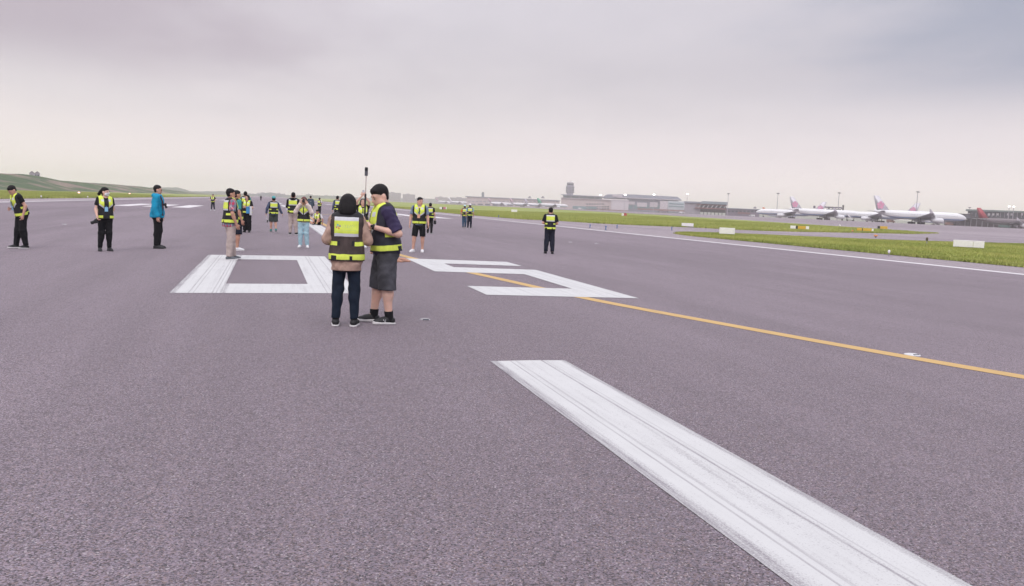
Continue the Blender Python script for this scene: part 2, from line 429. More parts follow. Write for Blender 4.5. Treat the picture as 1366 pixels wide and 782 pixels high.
# ------------------------------------------------------------------ grass blades (stuff)
def tufts(name, P, hgt, wid, m, k=3):
    n = len(P); V = []; 
    for j in range(k):
        ang = RNG.uniform(0, 2*math.pi, n); hh = hgt*RNG.uniform(.5, 1.2, n); ww = wid*RNG.uniform(.6, 1.3, n)
        dx_, dy_ = np.cos(ang)*ww/2, np.sin(ang)*ww/2; lean = RNG.normal(0, .35, (n, 2))*hh[:, None]
        off = RNG.normal(0, wid, (n, 2))
        bx, by = P[:, 0]+off[:, 0], P[:, 1]+off[:, 1]; bz = P[:, 2]
        V.append(np.stack([np.c_[bx-dx_, by-dy_, bz], np.c_[bx+dx_, by+dy_, bz], np.c_[bx+lean[:, 0], by+lean[:, 1], bz+hh]], 1))
    V = np.concatenate(V).reshape(-1, 3); f = np.arange(len(V)).reshape(-1, 3)
    return tag(obj(name, mesh_from(name, V, f, m)), kind='stuff')
def scatter(n, x0, x1, y0, y1, keep):
    x = RNG.uniform(x0, x1, n); y = RNG.uniform(y0, y1, n); k = keep(x, y); x, y = x[k], y[k]
    return np.c_[x, y, zt(x, y)+.015]
P1 = scatter(52000, 37.2, 100, 24, 88, lambda x, y: y < near_top(x))
P2 = scatter(16000, 37.25, 38.4, 15, 80, lambda x, y: y < near_top(x))
xx = RNG.uniform(37.4, 130, 8000); P3 = np.c_[xx, near_top(xx)-np.abs(RNG.normal(0, .5, 8000)), np.zeros(8000)]; P3[:, 2] = zt(P3[:, 0], P3[:, 1])
tufts('grass', np.r_[P1, P2, P3], .16, .085, M_GREEN, 4)
P1 = scatter(60000, 37.2, xt+10, 100, 330, lambda x, y: y > np.where(x < xt, far_bot(x), right_lo(x)))
xx = RNG.uniform(37.4, xt, 20000); P2 = np.c_[xx, far_bot(xx)+np.abs(RNG.normal(0, .8, 20000)), np.zeros(20000)]; P2[:, 2] = zt(P2[:, 0], P2[:, 1])
P3 = scatter(14000, 37.25, 39, 150, 600, lambda x, y: y > far_bot(x))
tufts('grass', np.r_[P1, P2, P3], .20, .20, M_GREEN)
P1 = scatter(40000, -75, XL, 60, 420, lambda x, y: x < XL); P2 = scatter(26000, XL-1.6, XL+.1, 60, 600, lambda x, y: x < 99)
tufts('grass', np.r_[P1, P2], .30, .24, M_GREEN)

# ------------------------------------------------------------------ hills
def hillmat(name, g0, g1, soil):
    m, nb, bs = new_mat(name); o = nb.n('ShaderNodeTexCoord').outputs['Object']
    a = nb.noise(nb.scale(o, (1, .6, 1)), .035, 5, .62, .5); c = nb.noise(o, .09, 5, .7); d = nb.noise(o, .7, 3, .7)
    col = nb.mix(nb.rng(c, .35, .65), g0, g1)
    col = nb.mix(nb.rng(a, .46, .58, 0, .85), col, soil)
    col = nb.mix(nb.rng(d, .35, .7, 0, .4), col, tuple(x*.55 for x in g0))
    nb.put(bs.inputs['Base Color'], col); bs.inputs['Roughness'].default_value = .95; bs.inputs['Specular IOR Level'].default_value = .1
    bp = nb.n('ShaderNodeBump'); bp.inputs['Strength'].default_value = .7; bp.inputs['Distance'].default_value = 1.; nb.put(bp.inputs['Height'], c); nb.put(bs.inputs['Normal'], bp.outputs[0])
    return m
M_HILL = hillmat('embankment_grass', (.06, .10, .065), (.115, .15, .08), (.30, .22, .20))
M_RIDGE = hillmat('distant_ridge', (.08, .11, .09), (.11, .14, .11), (.16, .15, .14))
def vnoise(x, y, seed):
    r = np.random.default_rng(seed); z = 0
    for k in range(7):
        f = .012*1.9**k; a = 1/1.7**k; p = r.uniform(0, 6.28, 4)
        z = z+a*np.sin(x*f+p[0]+1.7*np.sin(y*f*.7+p[1]))*np.cos(y*f*.9+p[2])
    return z
crest_px = [(-40, 229), (0, 231), (16, 232), (26, 232), (37, 233.5), (51, 237.5), (71, 240.5), (112, 243.5), (143, 245.2), (174, 248), (194, 250.3), (215, 252.3), (240, 255.4), (262, 257.6)]
XCR = -150.
cr = []
for p in crest_px:
    r = ray(*p); t = XCR/r[0]; cr.append((r[1]*t, EYE+r[2]*t))
cr = sorted(cr); crY = np.array([c[0] for c in cr]); crZ = np.array([c[1] for c in cr])
ys = np.r_[np.linspace(150, 1500, 260), np.linspace(1520, 3200, 40)]; us = np.linspace(0, 1, 44)
V = []
for y in ys:
    hc = float(np.interp(y, crY, crZ))+.4
    for u in us:
        X = -96-u*110; s = min(1, u/.49); prof = 3*s*s-2*s**3 if u < .49 else 1-.25*(u-.49)/.51
        z = -.45+hc*prof+vnoise(X, y, 3)*.35*prof*(1-prof)*3+ .15*vnoise(X*3, y*3, 8)*prof*(1 if u < .40 else .3)
        V.append((X+2.5*math.sin(y*.02)+1.5*math.sin(y*.057), y, z))
n, k = len(ys), len(us); i, j = np.meshgrid(np.arange(n-1), np.arange(k-1), indexing='ij'); a = (i*k+j).ravel()
tag(obj('hill', mesh_from('hill', V, np.stack([a, a+1, a+k+1, a+k], -1), M_HILL, True)), kind='structure')
def ridge(px_list, Z, depth_, seed, name='ridge'):
    """a long rounded hill far off: a crest line with real width"""
    pts = [at(x, y, Z) for x, y in px_list]; V = []; P = []
    xs = np.linspace(0, len(pts)-1, 70)
    for t in xs:
        i = min(int(t), len(pts)-2); q = pts[i]+(pts[i+1]-pts[i])*(t-i); P.append(q)
    for q_i, q in enumerate(P):
        q = q+np.array([0, 0, (vnoise(np.array(q_i*37.), np.array(seed*5.), seed))*Z*.0005])
        out = np.array([q[0], q[1], 0]); out /= np.linalg.norm(out)
        for s in np.linspace(-1, 1, 9):
            c = math.cos(s*math.pi/2)**.8 if abs(s) < 1 else 0
            V.append((q[0]+out[0]*s*depth_, q[1]+out[1]*s*depth_, -2+(q[2]+2)*c))
    n, k = len(P), 9; i, j = np.meshgrid(np.arange(n-1), np.arange(k-1), indexing='ij'); a = (i*k+j).ravel()
    tag(obj(name, mesh_from(name, V, np.stack([a, a+k, a+k+1, a+1], -1), M_RIDGE, True)), kind='structure')
ridge([(150, 256), (180, 252), (205, 249.6), (225, 249.6), (240, 251.5), (256, 255), (275, 255), (300, 256.2), (320, 257.5), (345, 258.5), (362, 257.5), (385, 260), (430, 261), (470, 264), (520, 266)], 2900, 260, 4)
ridge([(380, 263.5), (420, 260.5), (455, 262), (500, 264), (560, 265), (620, 267.5), (700, 270), (780, 274), (860, 277), (960, 282), (1100, 289), (1250, 296), (1450, 305)], 3600, 300, 9)

# ------------------------------------------------------------------ haze
hm = bpy.data.materials.new('haze_air'); hm.use_nodes = True; hm.node_tree.nodes.clear(); hb = NB(hm.node_tree)
pv = hb.n('ShaderNodeVolumePrincipled'); pv.inputs['Color'].default_value = (1, .955, .955, 1); pv.inputs['Density'].default_value = HAZE; pv.inputs['Anisotropy'].default_value = .2
hb.put(hb.n('ShaderNodeOutputMaterial').inputs['Volume'], pv.outputs[0])
o = MB().box(-5200, -600, -4, 6800, 8600, 130).build('haze', hm); tag(o, kind='stuff')

class EB:
    """like MB, but every piece becomes an object of its own"""
    def __init__(s): s.p = []
    def box(s, *a): s.p.append(MB().box(*a)); return s
    def tube(s, *a): s.p.append(MB().tube(*a)); return s
    def ball(s, *a): s.p.append(MB().ball(*a)); return s
    def prism(s, *a): s.p.append(MB().prism(*a)); return s
    def build(s, name, m, parent=None): return [q.build(name, m, parent) for q in s.p]

# ------------------------------------------------------------------ distant buildings
M_BEIGE = mat('pinkish_concrete', (.50, .42, .42), .85, .06, .05)
M_PALE = mat('pale_wall', (.52, .48, .52), .8, .05, .06)
M_GREYROOF = mat('grey_metal_roof', (.22, .24, .30), .5, .06, .05)
M_TEAL = mat('teal_glass', (.14, .24, .27), .15, .12, .15)
M_DGLASS = mat('dark_glass', (.05, .06, .085), .12, .2, .3)
M_CONC = mat('grey_concrete', (.30, .28, .32), .85, .08, .2)
M_DARK = mat('dark_steel', (.05, .045, .055), .6, .1, 1)
M_RBROWN = mat('red_brown_steel', (.20, .085, .085), .6, .1, .5)
M_WHITEM = mat('white_metal', (.66, .65, .68), .45, .05, 1)
M_SKYLINE = mat('skyline_concrete', (.34, .31, .36), .85, .07, .03)
class Bld:
    """a building laid out in metres: u to the picture's right, z up from its base, y away"""
    def __init__(s, name, px0, px1, pyb, Z, label, cat, turn=0., group=None):
        s.Z = Z; s.k = Z/FPX
        c = at((px0+px1)/2, pyb, Z); s.px0, s.px1, s.c = px0, px1, c
        s.base = float(zt(c[0], c[1]))-.3
        s.root = empty(name, (c[0], c[1], s.base), -bearing(c)+turn, label, cat, group)
        s.xc = (px0+px1)/2; s.pyb = pyb; s.zoff = c[2]-s.base
    def u(s, px): return (px-s.xc)*s.k
    def z(s, py, px=None):
        # height above base of picture row py at column px (the picture is rolled)
        return (s.pyb-py+((px if px is not None else s.xc)-s.xc)*ROLL)*s.k+s.zoff
    def box(s, name, m, px0, px1, py0, py1, y0=0, y1=20, to_base=False, mb=None):
        q = mb or MB(); px = (px0+px1)/2
        z0 = 0 if to_base else s.z(py1, px)
        q.box(s.u(px0), y0, z0, s.u(px1), y1, s.z(py0, px))
        return q if mb else q.build(name, m, s.root)
    def poly(s, name, m, pts, y0, y1):
        return MB().prism([(s.u(x), s.z(y, x)) for x, y in pts], y0, y1).build(name, m, s.root)

# passenger terminal: two halls, control tower beside it
B = Bld('passenger_terminal', 745, 907, 281, 1750, 'long grey passenger terminal with two big sloping roofs behind the grass', 'terminal')
B.box('wall', M_BEIGE, 748, 804, 265.5, 281, 0, 60, True)
B.poly('roof', M_GREYROOF, [(746.5, 259.2), (803, 262.3), (803, 263.3), (749, 260.4)], -8, 70)
B.box('window_band', M_TEAL, 750, 802, 261.6, 265.3, 2, 58)
mb = EB()
for k in range(5): B.box('', None, 750+k*10.6, 751+k*10.6, 261.4, 265.4, 1, 3, mb=mb)
mb.build('mullion', M_PALE, B.root)
B.box('cornice', M_PALE, 747.5, 838, 265.4, 266.4, -3, 0)
B.box('wall', M_PALE, 815, 838, 266.4, 281, -2, 55, True)
B.box('lower_wall', M_BEIGE, 804, 815, 266.4, 281, 1, 50, True)
mb = EB()
for row in (271.6, 275.2, 277.9):
    for k in range(9 if row > 272 else 7): B.box('', None, 782+k*3.5, 784+k*3.5, row, row+1.5, -.6 if True else 0, 2, mb=mb)
mb.build('window', M_DGLASS, B.root)
mb = EB(); B.box('', None, 764, 782.5, 275.3, 279, -5, -1, mb=mb); B.box('', None, 784, 796, 275.8, 278.6, -5, -1, mb=mb); mb.build('gate_glazing', M_TEAL, B.root)
B.box('door_band', M_RBROWN, 800, 838, 280, 281.5, -4, -2.2)
B.poly('roof', M_GREYROOF, [(803.5, 262.6), (809, 259.4), (842, 259.6), (901.5, 262.8), (907.5, 267.6), (803.5, 264.2)], 4, 110)
B.box('roof_fascia', M_PALE, 822, 904, 264.9, 265.7, -2, 4)
B.box('hall_wall', mat('grey_blue_cladding', (.20, .21, .28), .5, .08, .05), 836, 903, 265.7, 283, 6, 100, True)
B.box('skylight_panel', M_PALE, 816, 829, 259.9, 262.6, 1.5, 4)
mb = EB()
for x0, x1, y0, y1 in ((838, 846, 269, 273), (849, 862, 270.5, 276), (866, 876, 270, 276.5)): B.box('', None, x0, x1, y0, y1, 2, 6.5, mb=mb)
mb.build('canopy_panel', M_PALE, B.root)
mb = EB()
for k in range(6): B.box('', None, 838+k*7.2, 843.4+k*7.2, 274, 278.5, 3, 6.6, mb=mb)
mb.build('window', M_TEAL, B.root)
B.box('annex_wall', M_PALE, 879, 889, 268.5, 283, -6, 5.5, True)
B.box('annex_wall', mat('pale_teal_cladding', (.42, .48, .52), .5, .06, .05), 889.5, 916, 268.8, 283, -4, 5.2, True)
mb = EB()
for y in (271.5, 275): B.box('', None, 890.5, 910, y, y+1.4, -4.8, -3, mb=mb)
mb.build('window', M_TEAL, B.root)
B.box('service_band', M_RBROWN, 850, 916, 279.3, 281.3, -14, -8)

B = Bld('control_tower', 752, 766, 281, 1960, 'tall grey control tower with bulging head rising behind the terminal roof', 'tower')
def ring(B, hw, py, dep=None, px=759): return [(B.u(px)+hw*B.k*math.cos(t), 12+hw*B.k*math.sin(t), B.z(py, px)) for t in np.linspace(0, 2*math.pi, 16, endpoint=False)]
MB().loft([[(p[0], p[1], 0) for p in ring(B, 4.0, 270)], ring(B, 4.0, 262), ring(B, 4.3, 259), ring(B, 5.1, 255.5), ring(B, 5.2, 249), ring(B, 4.9, 247.4)]).build('shaft', mat('tower_concrete', (.30, .29, .36), .8, .06, .2), B.root)
MB().loft([ring(B, 4.4, 247.5), ring(B, 4.7, 245.0)]).build('cab_glass', M_DGLASS, B.root)
MB().loft([ring(B, 4.8, 245.1), ring(B, 4.7, 244), ring(B, 3.0, 243.4)]).build('cab_roof', M_CONC, B.root)
mb = EB()
for y in (249.5, 251.7, 253.9, 256.1):
    for t in np.linspace(0, 2*math.pi, 14, endpoint=False):
        r = 5.22*B.k; a, c = B.u(759)+r*math.cos(t), 12+r*math.sin(t)
        mb.box(a-1.0, c-1.0, B.z(y+1.1, 759), a+1.0, c+1.0, B.z(y, 759))
mb.build('window_band', M_DGLASS, B.root)
mb = MB(); mb.tube([(B.u(759), 12, B.z(243.5, 759)), (B.u(759), 12, B.z(241.5, 759))], .35); mb.build('antenna', M_DARK, B.root)

B = Bld('concourse_building', 600, 746, 279, 2050, 'long low pinkish concourse with two roof humps behind the parked jets', 'building')
B.box('wall', M_BEIGE, 622, 746, 265.6, 279, 0, 40, True)
B.box('roof', M_GREYROOF, 620, 747, 264.6, 265.5, -3, 42)
mb = EB()
for x in (655, 706, 723.5):
    if x > 660: mb.prism([(B.u(x-2.4), B.z(264.7, x)), (B.u(x-.9), B.z(262, x)), (B.u(x+.9), B.z(262, x)), (B.u(x+2.4), B.z(264.7, x))], 4, 14)
mb.build('roof_vent', M_CONC, B.root)
mb = EB()
for k in range(24): B.box('', None, 624+k*5.1, 627.4+k*5.1, 268.2, 269.8, -.6, 1, mb=mb)
mb.build('window', M_CONC, B.root)
mb = EB(); 
for k in range(12): B.box('', None, 627+k*10, 634+k*10, 272, 274.5, -.7, 1, mb=mb)
mb.build('gate_glazing', M_DGLASS, B.root)

B = Bld('dark_tower_block', 640, 647, 277, 2300, 'slim dark tower block standing above the low roofs left of the terminal', 'tower block')
B.box('wall', mat('slate_cladding', (.13, .16, .20), .6, .1, .1), 641.8, 645.2, 257.2, 277, 0, 14, True)
B.box('roof_plant', M_DARK, 642.4, 644.4, 256.4, 257.2, 3, 10)

# gate pier with raked white legs
B = Bld('gate_pier', 915, 972, 286, 1150, 'grey gate pier with flat roof and raked white legs beside the floodlight mast', 'terminal')
B.box('roof', mat('teal_grey_roof', (.22, .27, .31), .5, .06, .1), 935, 968.5, 269.2, 272.6, -3, 22)
B.box('roof', M_GREYROOF, 912, 935, 269.0, 271, 0, 22)
B.box('wall', M_CONC, 913, 934, 271.0, 286, 2, 20, True)
B.box('window_band', M_DGLASS, 929, 967.5, 272.6, 277.6, 3, 18)
B.box('floor_beam', M_RBROWN, 927, 968, 277.6, 279, -2, 20)
B.box('floor_beam', M_RBROWN, 929, 968, 273.2, 274, -1.5, 2.8)
mb = EB()
for k in range(7):
    x = 931+k*5.6
    mb.tube([(B.u(x), -1, B.z(277.6, x)), (B.u(x+2.6), -1, B.z(274, x))], .45, 6)
mb.build('raked_leg', M_WHITEM, B.root)
mb = EB()
for k in range(9): mb.tube([(B.u(929+k*4.8), 3, 0), (B.u(929+k*4.8), 3, B.z(279, 929+k*4.8))], .5, 6)
mb.build('column', M_DARK, B.root)
B.box('undercroft', M_DARK, 928, 967, 279, 283.4, 8, 18)

B = Bld('low_pier', 968, 1012, 287, 1250, 'low dark pier building stretching right of the raked leg gate pier', 'building')
B.box('wall', mat('dusky_wall', (.16, .13, .18), .7, .12, .1), 969, 1012, 279.5, 287, 0, 25, True)
B.box('roof', M_GREYROOF, 968, 1013, 278.4, 279.4, -2, 27)
mb = EB()
for k in range(8): B.box('', None, 971+k*5, 974.4+k*5, 281, 283.3, -.5, 1, mb=mb)
mb.build('window', M_DGLASS, B.root)
B.box('roof_plant', M_CONC, 1004, 1007.5, 276, 278.4, 4, 9)
B.box('service_band', M_RBROWN, 984, 1000, 283.4, 285.4, -1, -.4)

# right-hand pier of dark glass under a green grey roof
B = Bld('glass_pier', 1293, 1400, 304, 850, 'dark glass pier under a flat green grey roof at the right of the apron', 'terminal')
B.box('roof', mat('green_grey_roof', (.15, .19, .185), .5, .1, .2), 1293.5, 1402, 281.4, 283.6, -4, 24)
B.box('glass_hall', M_DGLASS, 1296, 1400, 283.6, 290.8, 0, 20)
B.box('floor_slab', M_DARK, 1290, 1400, 290.8, 292.6, -3, 22)
mb = EB()
for x in (1296.5, 1311, 1320, 1325, 1330, 1342, 1346, 1358, 1372, 1385): B.box('', None, x, x+2.6, 284.6, 287.6, -.8, .6, mb=mb)  # plain white boxes set in as the bright spots in the glass
mb.build('white_panel', M_WHITEM, B.root)
mb = EB()
for k in range(22): B.box('', None, 1296+k*4.8, 1296.7+k*4.8, 283.7, 290.7, -.5, .6, mb=mb)
mb.build('mullion', M_CONC, B.root)
mb = EB()
for k in range(16): mb.tube([(B.u(1294+k*6.8), 2, 0), (B.u(1294+k*6.8), 2, B.z(292.5, 1294+k*6.8))], .45, 6)
mb.build('column', M_CONC, B.root)
B.box('undercroft', mat('undercroft_wall', (.10, .075, .095), .7, .35, .25), 1296, 1400, 292.6, 304, 10, 20, True)

B = Bld('link_bridge', 1258, 1296, 302, 870, 'dark glazed link bridge on stilts joining the glass pier from the left', 'building')
B.box('roof', M_DARK, 1258, 1294, 285.0, 285.9, -1, 12)
B.box('glazing', mat('smoky_glass', (.11, .11, .15), .2, .2, .3), 1261, 1293, 286, 290.2, 0, 11)
B.box('floor_slab', M_DARK, 1256, 1294, 290.2, 292.2, -1, 12)
mb = EB()
for x in (1261, 1272, 1282.5, 1291): B.box('', None, x, x+2, 285.8, 290.4, -.6, .5, mb=mb)
mb.build('mullion', M_DARK, B.root)
mb = EB()
for x in (1262, 1271, 1280, 1289): mb.tube([(B.u(x), 4, 0), (B.u(x), 4, B.z(292, x))], .6, 6)
mb.build('column', M_DARK, B.root)
B.box('undercroft', MATS['undercroft_wall'], 1263, 1292, 292.6, 302, 9, 11, True)

B = Bld('jet_bridge', 1084, 1124, 297, 900, 'dark grey jet bridge gantry with one tall column behind the white tails', 'jet bridge')
B.box('tunnel', mat('dusty_steel', (.17, .155, .19), .6, .1, .5), 1096, 1120, 276.0, 277.8, 0, 4)
B.box('tunnel', MATS['dusty_steel'], 1101, 1119, 279, 281.4, 2, 6)
B.box('column', M_DARK, 1120.6, 1122.6, 273.8, 297, 0, 3, True)
B.box('column', M_DARK, 1103.2, 1105, 276, 297, 0, 3, True)
B.box('hood', MATS['dusty_steel'], 1084.5, 1087.2, 274.6, 278, 0, 4)
mb = EB()
for k in range(4): mb.tube([(B.u(1106+k*3.6), 2, B.z(281, 1106)), (B.u(1109.6+k*3.6), 2, B.z(277.5, 1106))], .3, 6)
mb.build('bracing', M_DARK, B.root)

# skyline blocks
sk = [('pale grey apartment block on the skyline just right of the standing man in navy', 'apartment_block', 515, 534.5, 257.2, 269, 2700),
      ('pale broad apartment block on the skyline, second to the right of the navy shirted man', 'apartment_block', 537, 553.5, 259.4, 270, 2650),
      ('low hazy block on the skyline left of the man in grey shirt', 'city_block', 555, 566, 264, 271, 3000),
      ('hazy stepped block on the skyline above the row of distant jets', 'city_block', 580, 597, 263.2, 272, 2900),
      ('wide low hazy block on the skyline left of the slim dark tower', 'city_block', 600, 628, 264, 273, 2800),
      ('faint low block at the far left end of the skyline beyond the runway', 'city_block', 366, 380, 258.4, 265, 3300),
      ('faint flat block beyond the runway end above the man in the teal cap', 'city_block', 343, 361, 257.8, 264, 3350),
      ('faint narrow block on the skyline behind the hooded man', 'city_block', 408, 417, 259.4, 266, 3300),
      ('faint wide block on the skyline behind the dark haired woman', 'city_block', 428, 444, 261.4, 267, 3300)]
for lab, nm, x0, x1, y0, y1, Z in sk:
    B = Bld(nm, x0, x1, y1, Z, lab, 'building', group='hazy buildings on the skyline')
    B.box('wall', M_SKYLINE, x0, x1, y0, y1, 0, 25, True)
    B.box('roof_plant', M_CONC, x0+(x1-x0)*.3, x0+(x1-x0)*.55, y0-.9, y0, 4, 14)
    mb = EB(); ny = max(2, int((y1-y0)/2.2))
    for r_ in range(ny): B.box('', None, x0+.8, x1-.8, y0+.9+r_*2.1, y0+1.7+r_*2.1, -.8, .5, mb=mb)
    mb.build('window_band', M_CONC, B.root)
    if nm == 'city_block': B.box('side_wing', M_SKYLINE, x1, x1+(x1-x0)*.4, y0+1.6, y1, 3, 22, True)

# small hut on the embankment crest
c = at(48.5, 237.6, 615); hb = float(np.interp(c[1], crY, crZ))
r = empty('embankment_hut', (XCR-2, c[1]*XCR/c[0]*1.0, 0), -bearing(c), 'small pale hut with twin gables on the grassy embankment crest', 'hut')
Yh = c[1]*XCR/c[0]; r.location = (XCR-1, Yh, float(np.interp(Yh, crY, crZ))-.2)
M_HUT = mat('pale_hut_wall', (.42, .40, .47), .7, .08, 1)
MB().box(-3.1, -2, 0, 3.1, 2.5, 3.0).build('wall', M_HUT, r)
for s in (-1, 1): MB().prism([(s*1.55-1.6, 3.0), (s*1.55+1.6, 3.0), (s*1.55, 4.4)], -2.3, 2.8).build('roof', M_CONC, r)
MB().box(-2.4, -2.06, .1, -1.2, -1.98, 2.2).build('door', M_CONC, r)
mb = EB(); mb.box(.2, -2.06, 1.1, 1.1, -1.98, 2.1); mb.box(1.6, -2.06, 1.1, 2.5, -1.98, 2.1); mb.build('window', M_DGLASS, r)

# ------------------------------------------------------------------ floodlight masts
M_POLE = mat('galvanised_pole', (.36, .34, .38), .5, .06, 2)
M_LAMPOFF = mat('floodlight_housing', (.16, .14, .16), .6, .1, 2)
M_LAMPON = emit('floodlight_on', (1, .97, .9), 9)
def mast(px, pt, Z, lit, lab, headw=1.6):
    c = at(px, pt, Z); b0 = float(zt(c[0], c[1])); h = c[2]-b0
    r = empty('floodlight_mast', (c[0], c[1], b0), -bearing(c), lab, 'floodlight mast', 'floodlight masts along the apron')
    MB().tube([(0, 0, 0), (0, 0, h)], [.42, .22], 8).build('pole', M_POLE, r)
    k = Z/FPX
    mb = MB(); mb.loft([[(headw*k*q*math.cos(t), headw*k*q*math.sin(t), h+dz*k) for t in np.linspace(0, 6.283, 12, endpoint=False)] for q, dz in ((.6, -.6), (1, -.3), (1, .5), (.5, .8))])
    mb.build('lamp_ring', M_LAMPOFF, r)
    if lit:
        mb = EB()
        for t in np.linspace(0, 6.283, 8, endpoint=False): mb.ball((headw*k*1.0*math.cos(t), headw*k*1.0*math.sin(t), h+.1*k), .55*k, 8, 5)
        mb.build('lamp', M_LAMPON, r)
    else:
        mb = EB()
        for t in np.linspace(0, 6.283, 10, endpoint=False): mb.box(headw*k*1.02*math.cos(t)-.35, headw*k*1.02*math.sin(t)-.35, h-.35*k, headw*k*1.02*math.cos(t)+.35, headw*k*1.02*math.sin(t)+.35, h+.35*k)
        mb.build('lamp', M_LAMPOFF, r)
mast(801.5, 260.5, 1500, 1, 'lit floodlight mast in the dip between the two terminal roofs', .9)
mast(834, 260.2, 1420, 1, 'lit floodlight mast in front of the terminal, second of the four lit from the left', .9)
mast(872.5, 259.8, 1330, 1, 'lit floodlight mast before the terminal, third of the four lit from the left', .9)
mast(917, 259.0, 1220, 1, 'brightly lit floodlight mast just right of the big terminal roof', 1.1)
mast(971.8, 258.6, 1040, 0, 'unlit floodlight mast standing just right of the raked leg gate pier', 1.5)
mast(1038, 258.2, 900, 0, 'unlit floodlight mast behind the leftmost parked white jet', 1.6)
mast(1119.6, 257.6, 790, 0, 'unlit floodlight mast above the jet bridge gantry between the white tails', 1.7)
mast(1224.5, 256.2, 670, 0, 'tallest unlit floodlight mast beside the orange fin behind the nearest jet', 2.0)
mast(1293.5, 277, 950, 0, 'short unlit mast at the left end of the glass pier roof', 1.1)
for px, py, lab in ((1346.5, 275.6, 'left one of two bright floodlights over the glass pier roof at the right edge'), (1352.5, 276, 'right one of two bright floodlights over the glass pier roof at the right edge')):
    mast(px, py, 800, 1, lab, .6)

# ------------------------------------------------------------------ airliners
def fuselage_mat(name, top, belly, stripe):
    m, nb, bs = new_mat(name); o = nb.n('ShaderNodeTexCoord').outputs['Object']; x, y, z = nb.sep(o)
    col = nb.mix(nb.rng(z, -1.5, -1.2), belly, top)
    st = nb.AND(nb.band(z, -1.9, -1.25), nb.m('GREATER_THAN', y, -30))
    col = nb.mix(st, col, stripe)
    win = nb.AND(nb.band(z, .35, .75), nb.m('GREATER_THAN', nb.m('FRACT', nb.m('MULTIPLY', y, .95)), .55), nb.band(y, -24, 24))
    col = nb.mix(nb.m('MULTIPLY', win, .75), col, (.06, .06, .08))
    cock = nb.AND(nb.band(z, .8, 1.7), nb.m('GREATER_THAN', y, 30.2))
    col = nb.mix(cock, col, (.03, .03, .04))
    nb.put(bs.inputs['Base Color'], col); bs.inputs['Roughness'].default_value = .35
    return m
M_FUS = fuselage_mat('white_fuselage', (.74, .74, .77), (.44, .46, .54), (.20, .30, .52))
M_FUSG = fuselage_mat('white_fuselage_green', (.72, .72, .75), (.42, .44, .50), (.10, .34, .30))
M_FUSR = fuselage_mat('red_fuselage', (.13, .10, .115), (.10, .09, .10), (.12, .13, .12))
M_WING = mat('wing_grey', (.34, .34, .38), .45, .05, .3)
M_NAC = mat('nacelle_white', (.68, .68, .72), .35, .04, .5)
M_TYRE = mat('tyre_rubber', (.02, .02, .022), .8, .1, 3)
M_BLOS = mat('blossom_pink', (.70, .32, .47), .5, .1, 1)
M_FINW = mat('fin_white', (.72, .70, .77), .4, .04, .4)
FIN = {'white': M_FINW, 'red': mat('fin_red', (.42, .05, .07), .45, .1, .3), 'orange': mat('fin_orange', (.55, .17, .06), .45, .1, .3),
       'green': mat('fin_green', (.06, .36, .23), .45, .1, .3), 'pink': mat('fin_dusty_pink', (.50, .35, .42), .5, .1, .3), 'grey': mat('fin_grey_violet', (.46, .42, .52), .5, .1, .3)}
def plate(mb, pts, th, axis):
    """thin tapered plate from root and tip section: pts = [(root_front),(root_back),(tip_back),(tip_front)]"""
    pts = [np.array(p, float) for p in pts]; t = np.array(axis, float)
    rf, rb, tb, tf = pts
    def sec(f, b_, h):
        return [f, f*.75+b_*.25+t*h, f*.45+b_*.55+t*h*.8, b_, f*.45+b_*.55-t*h*.5, f*.75+b_*.25-t*h*.6]
    return mb.loft([sec(rf, rb, th), sec(tf, tb, th*.35)])
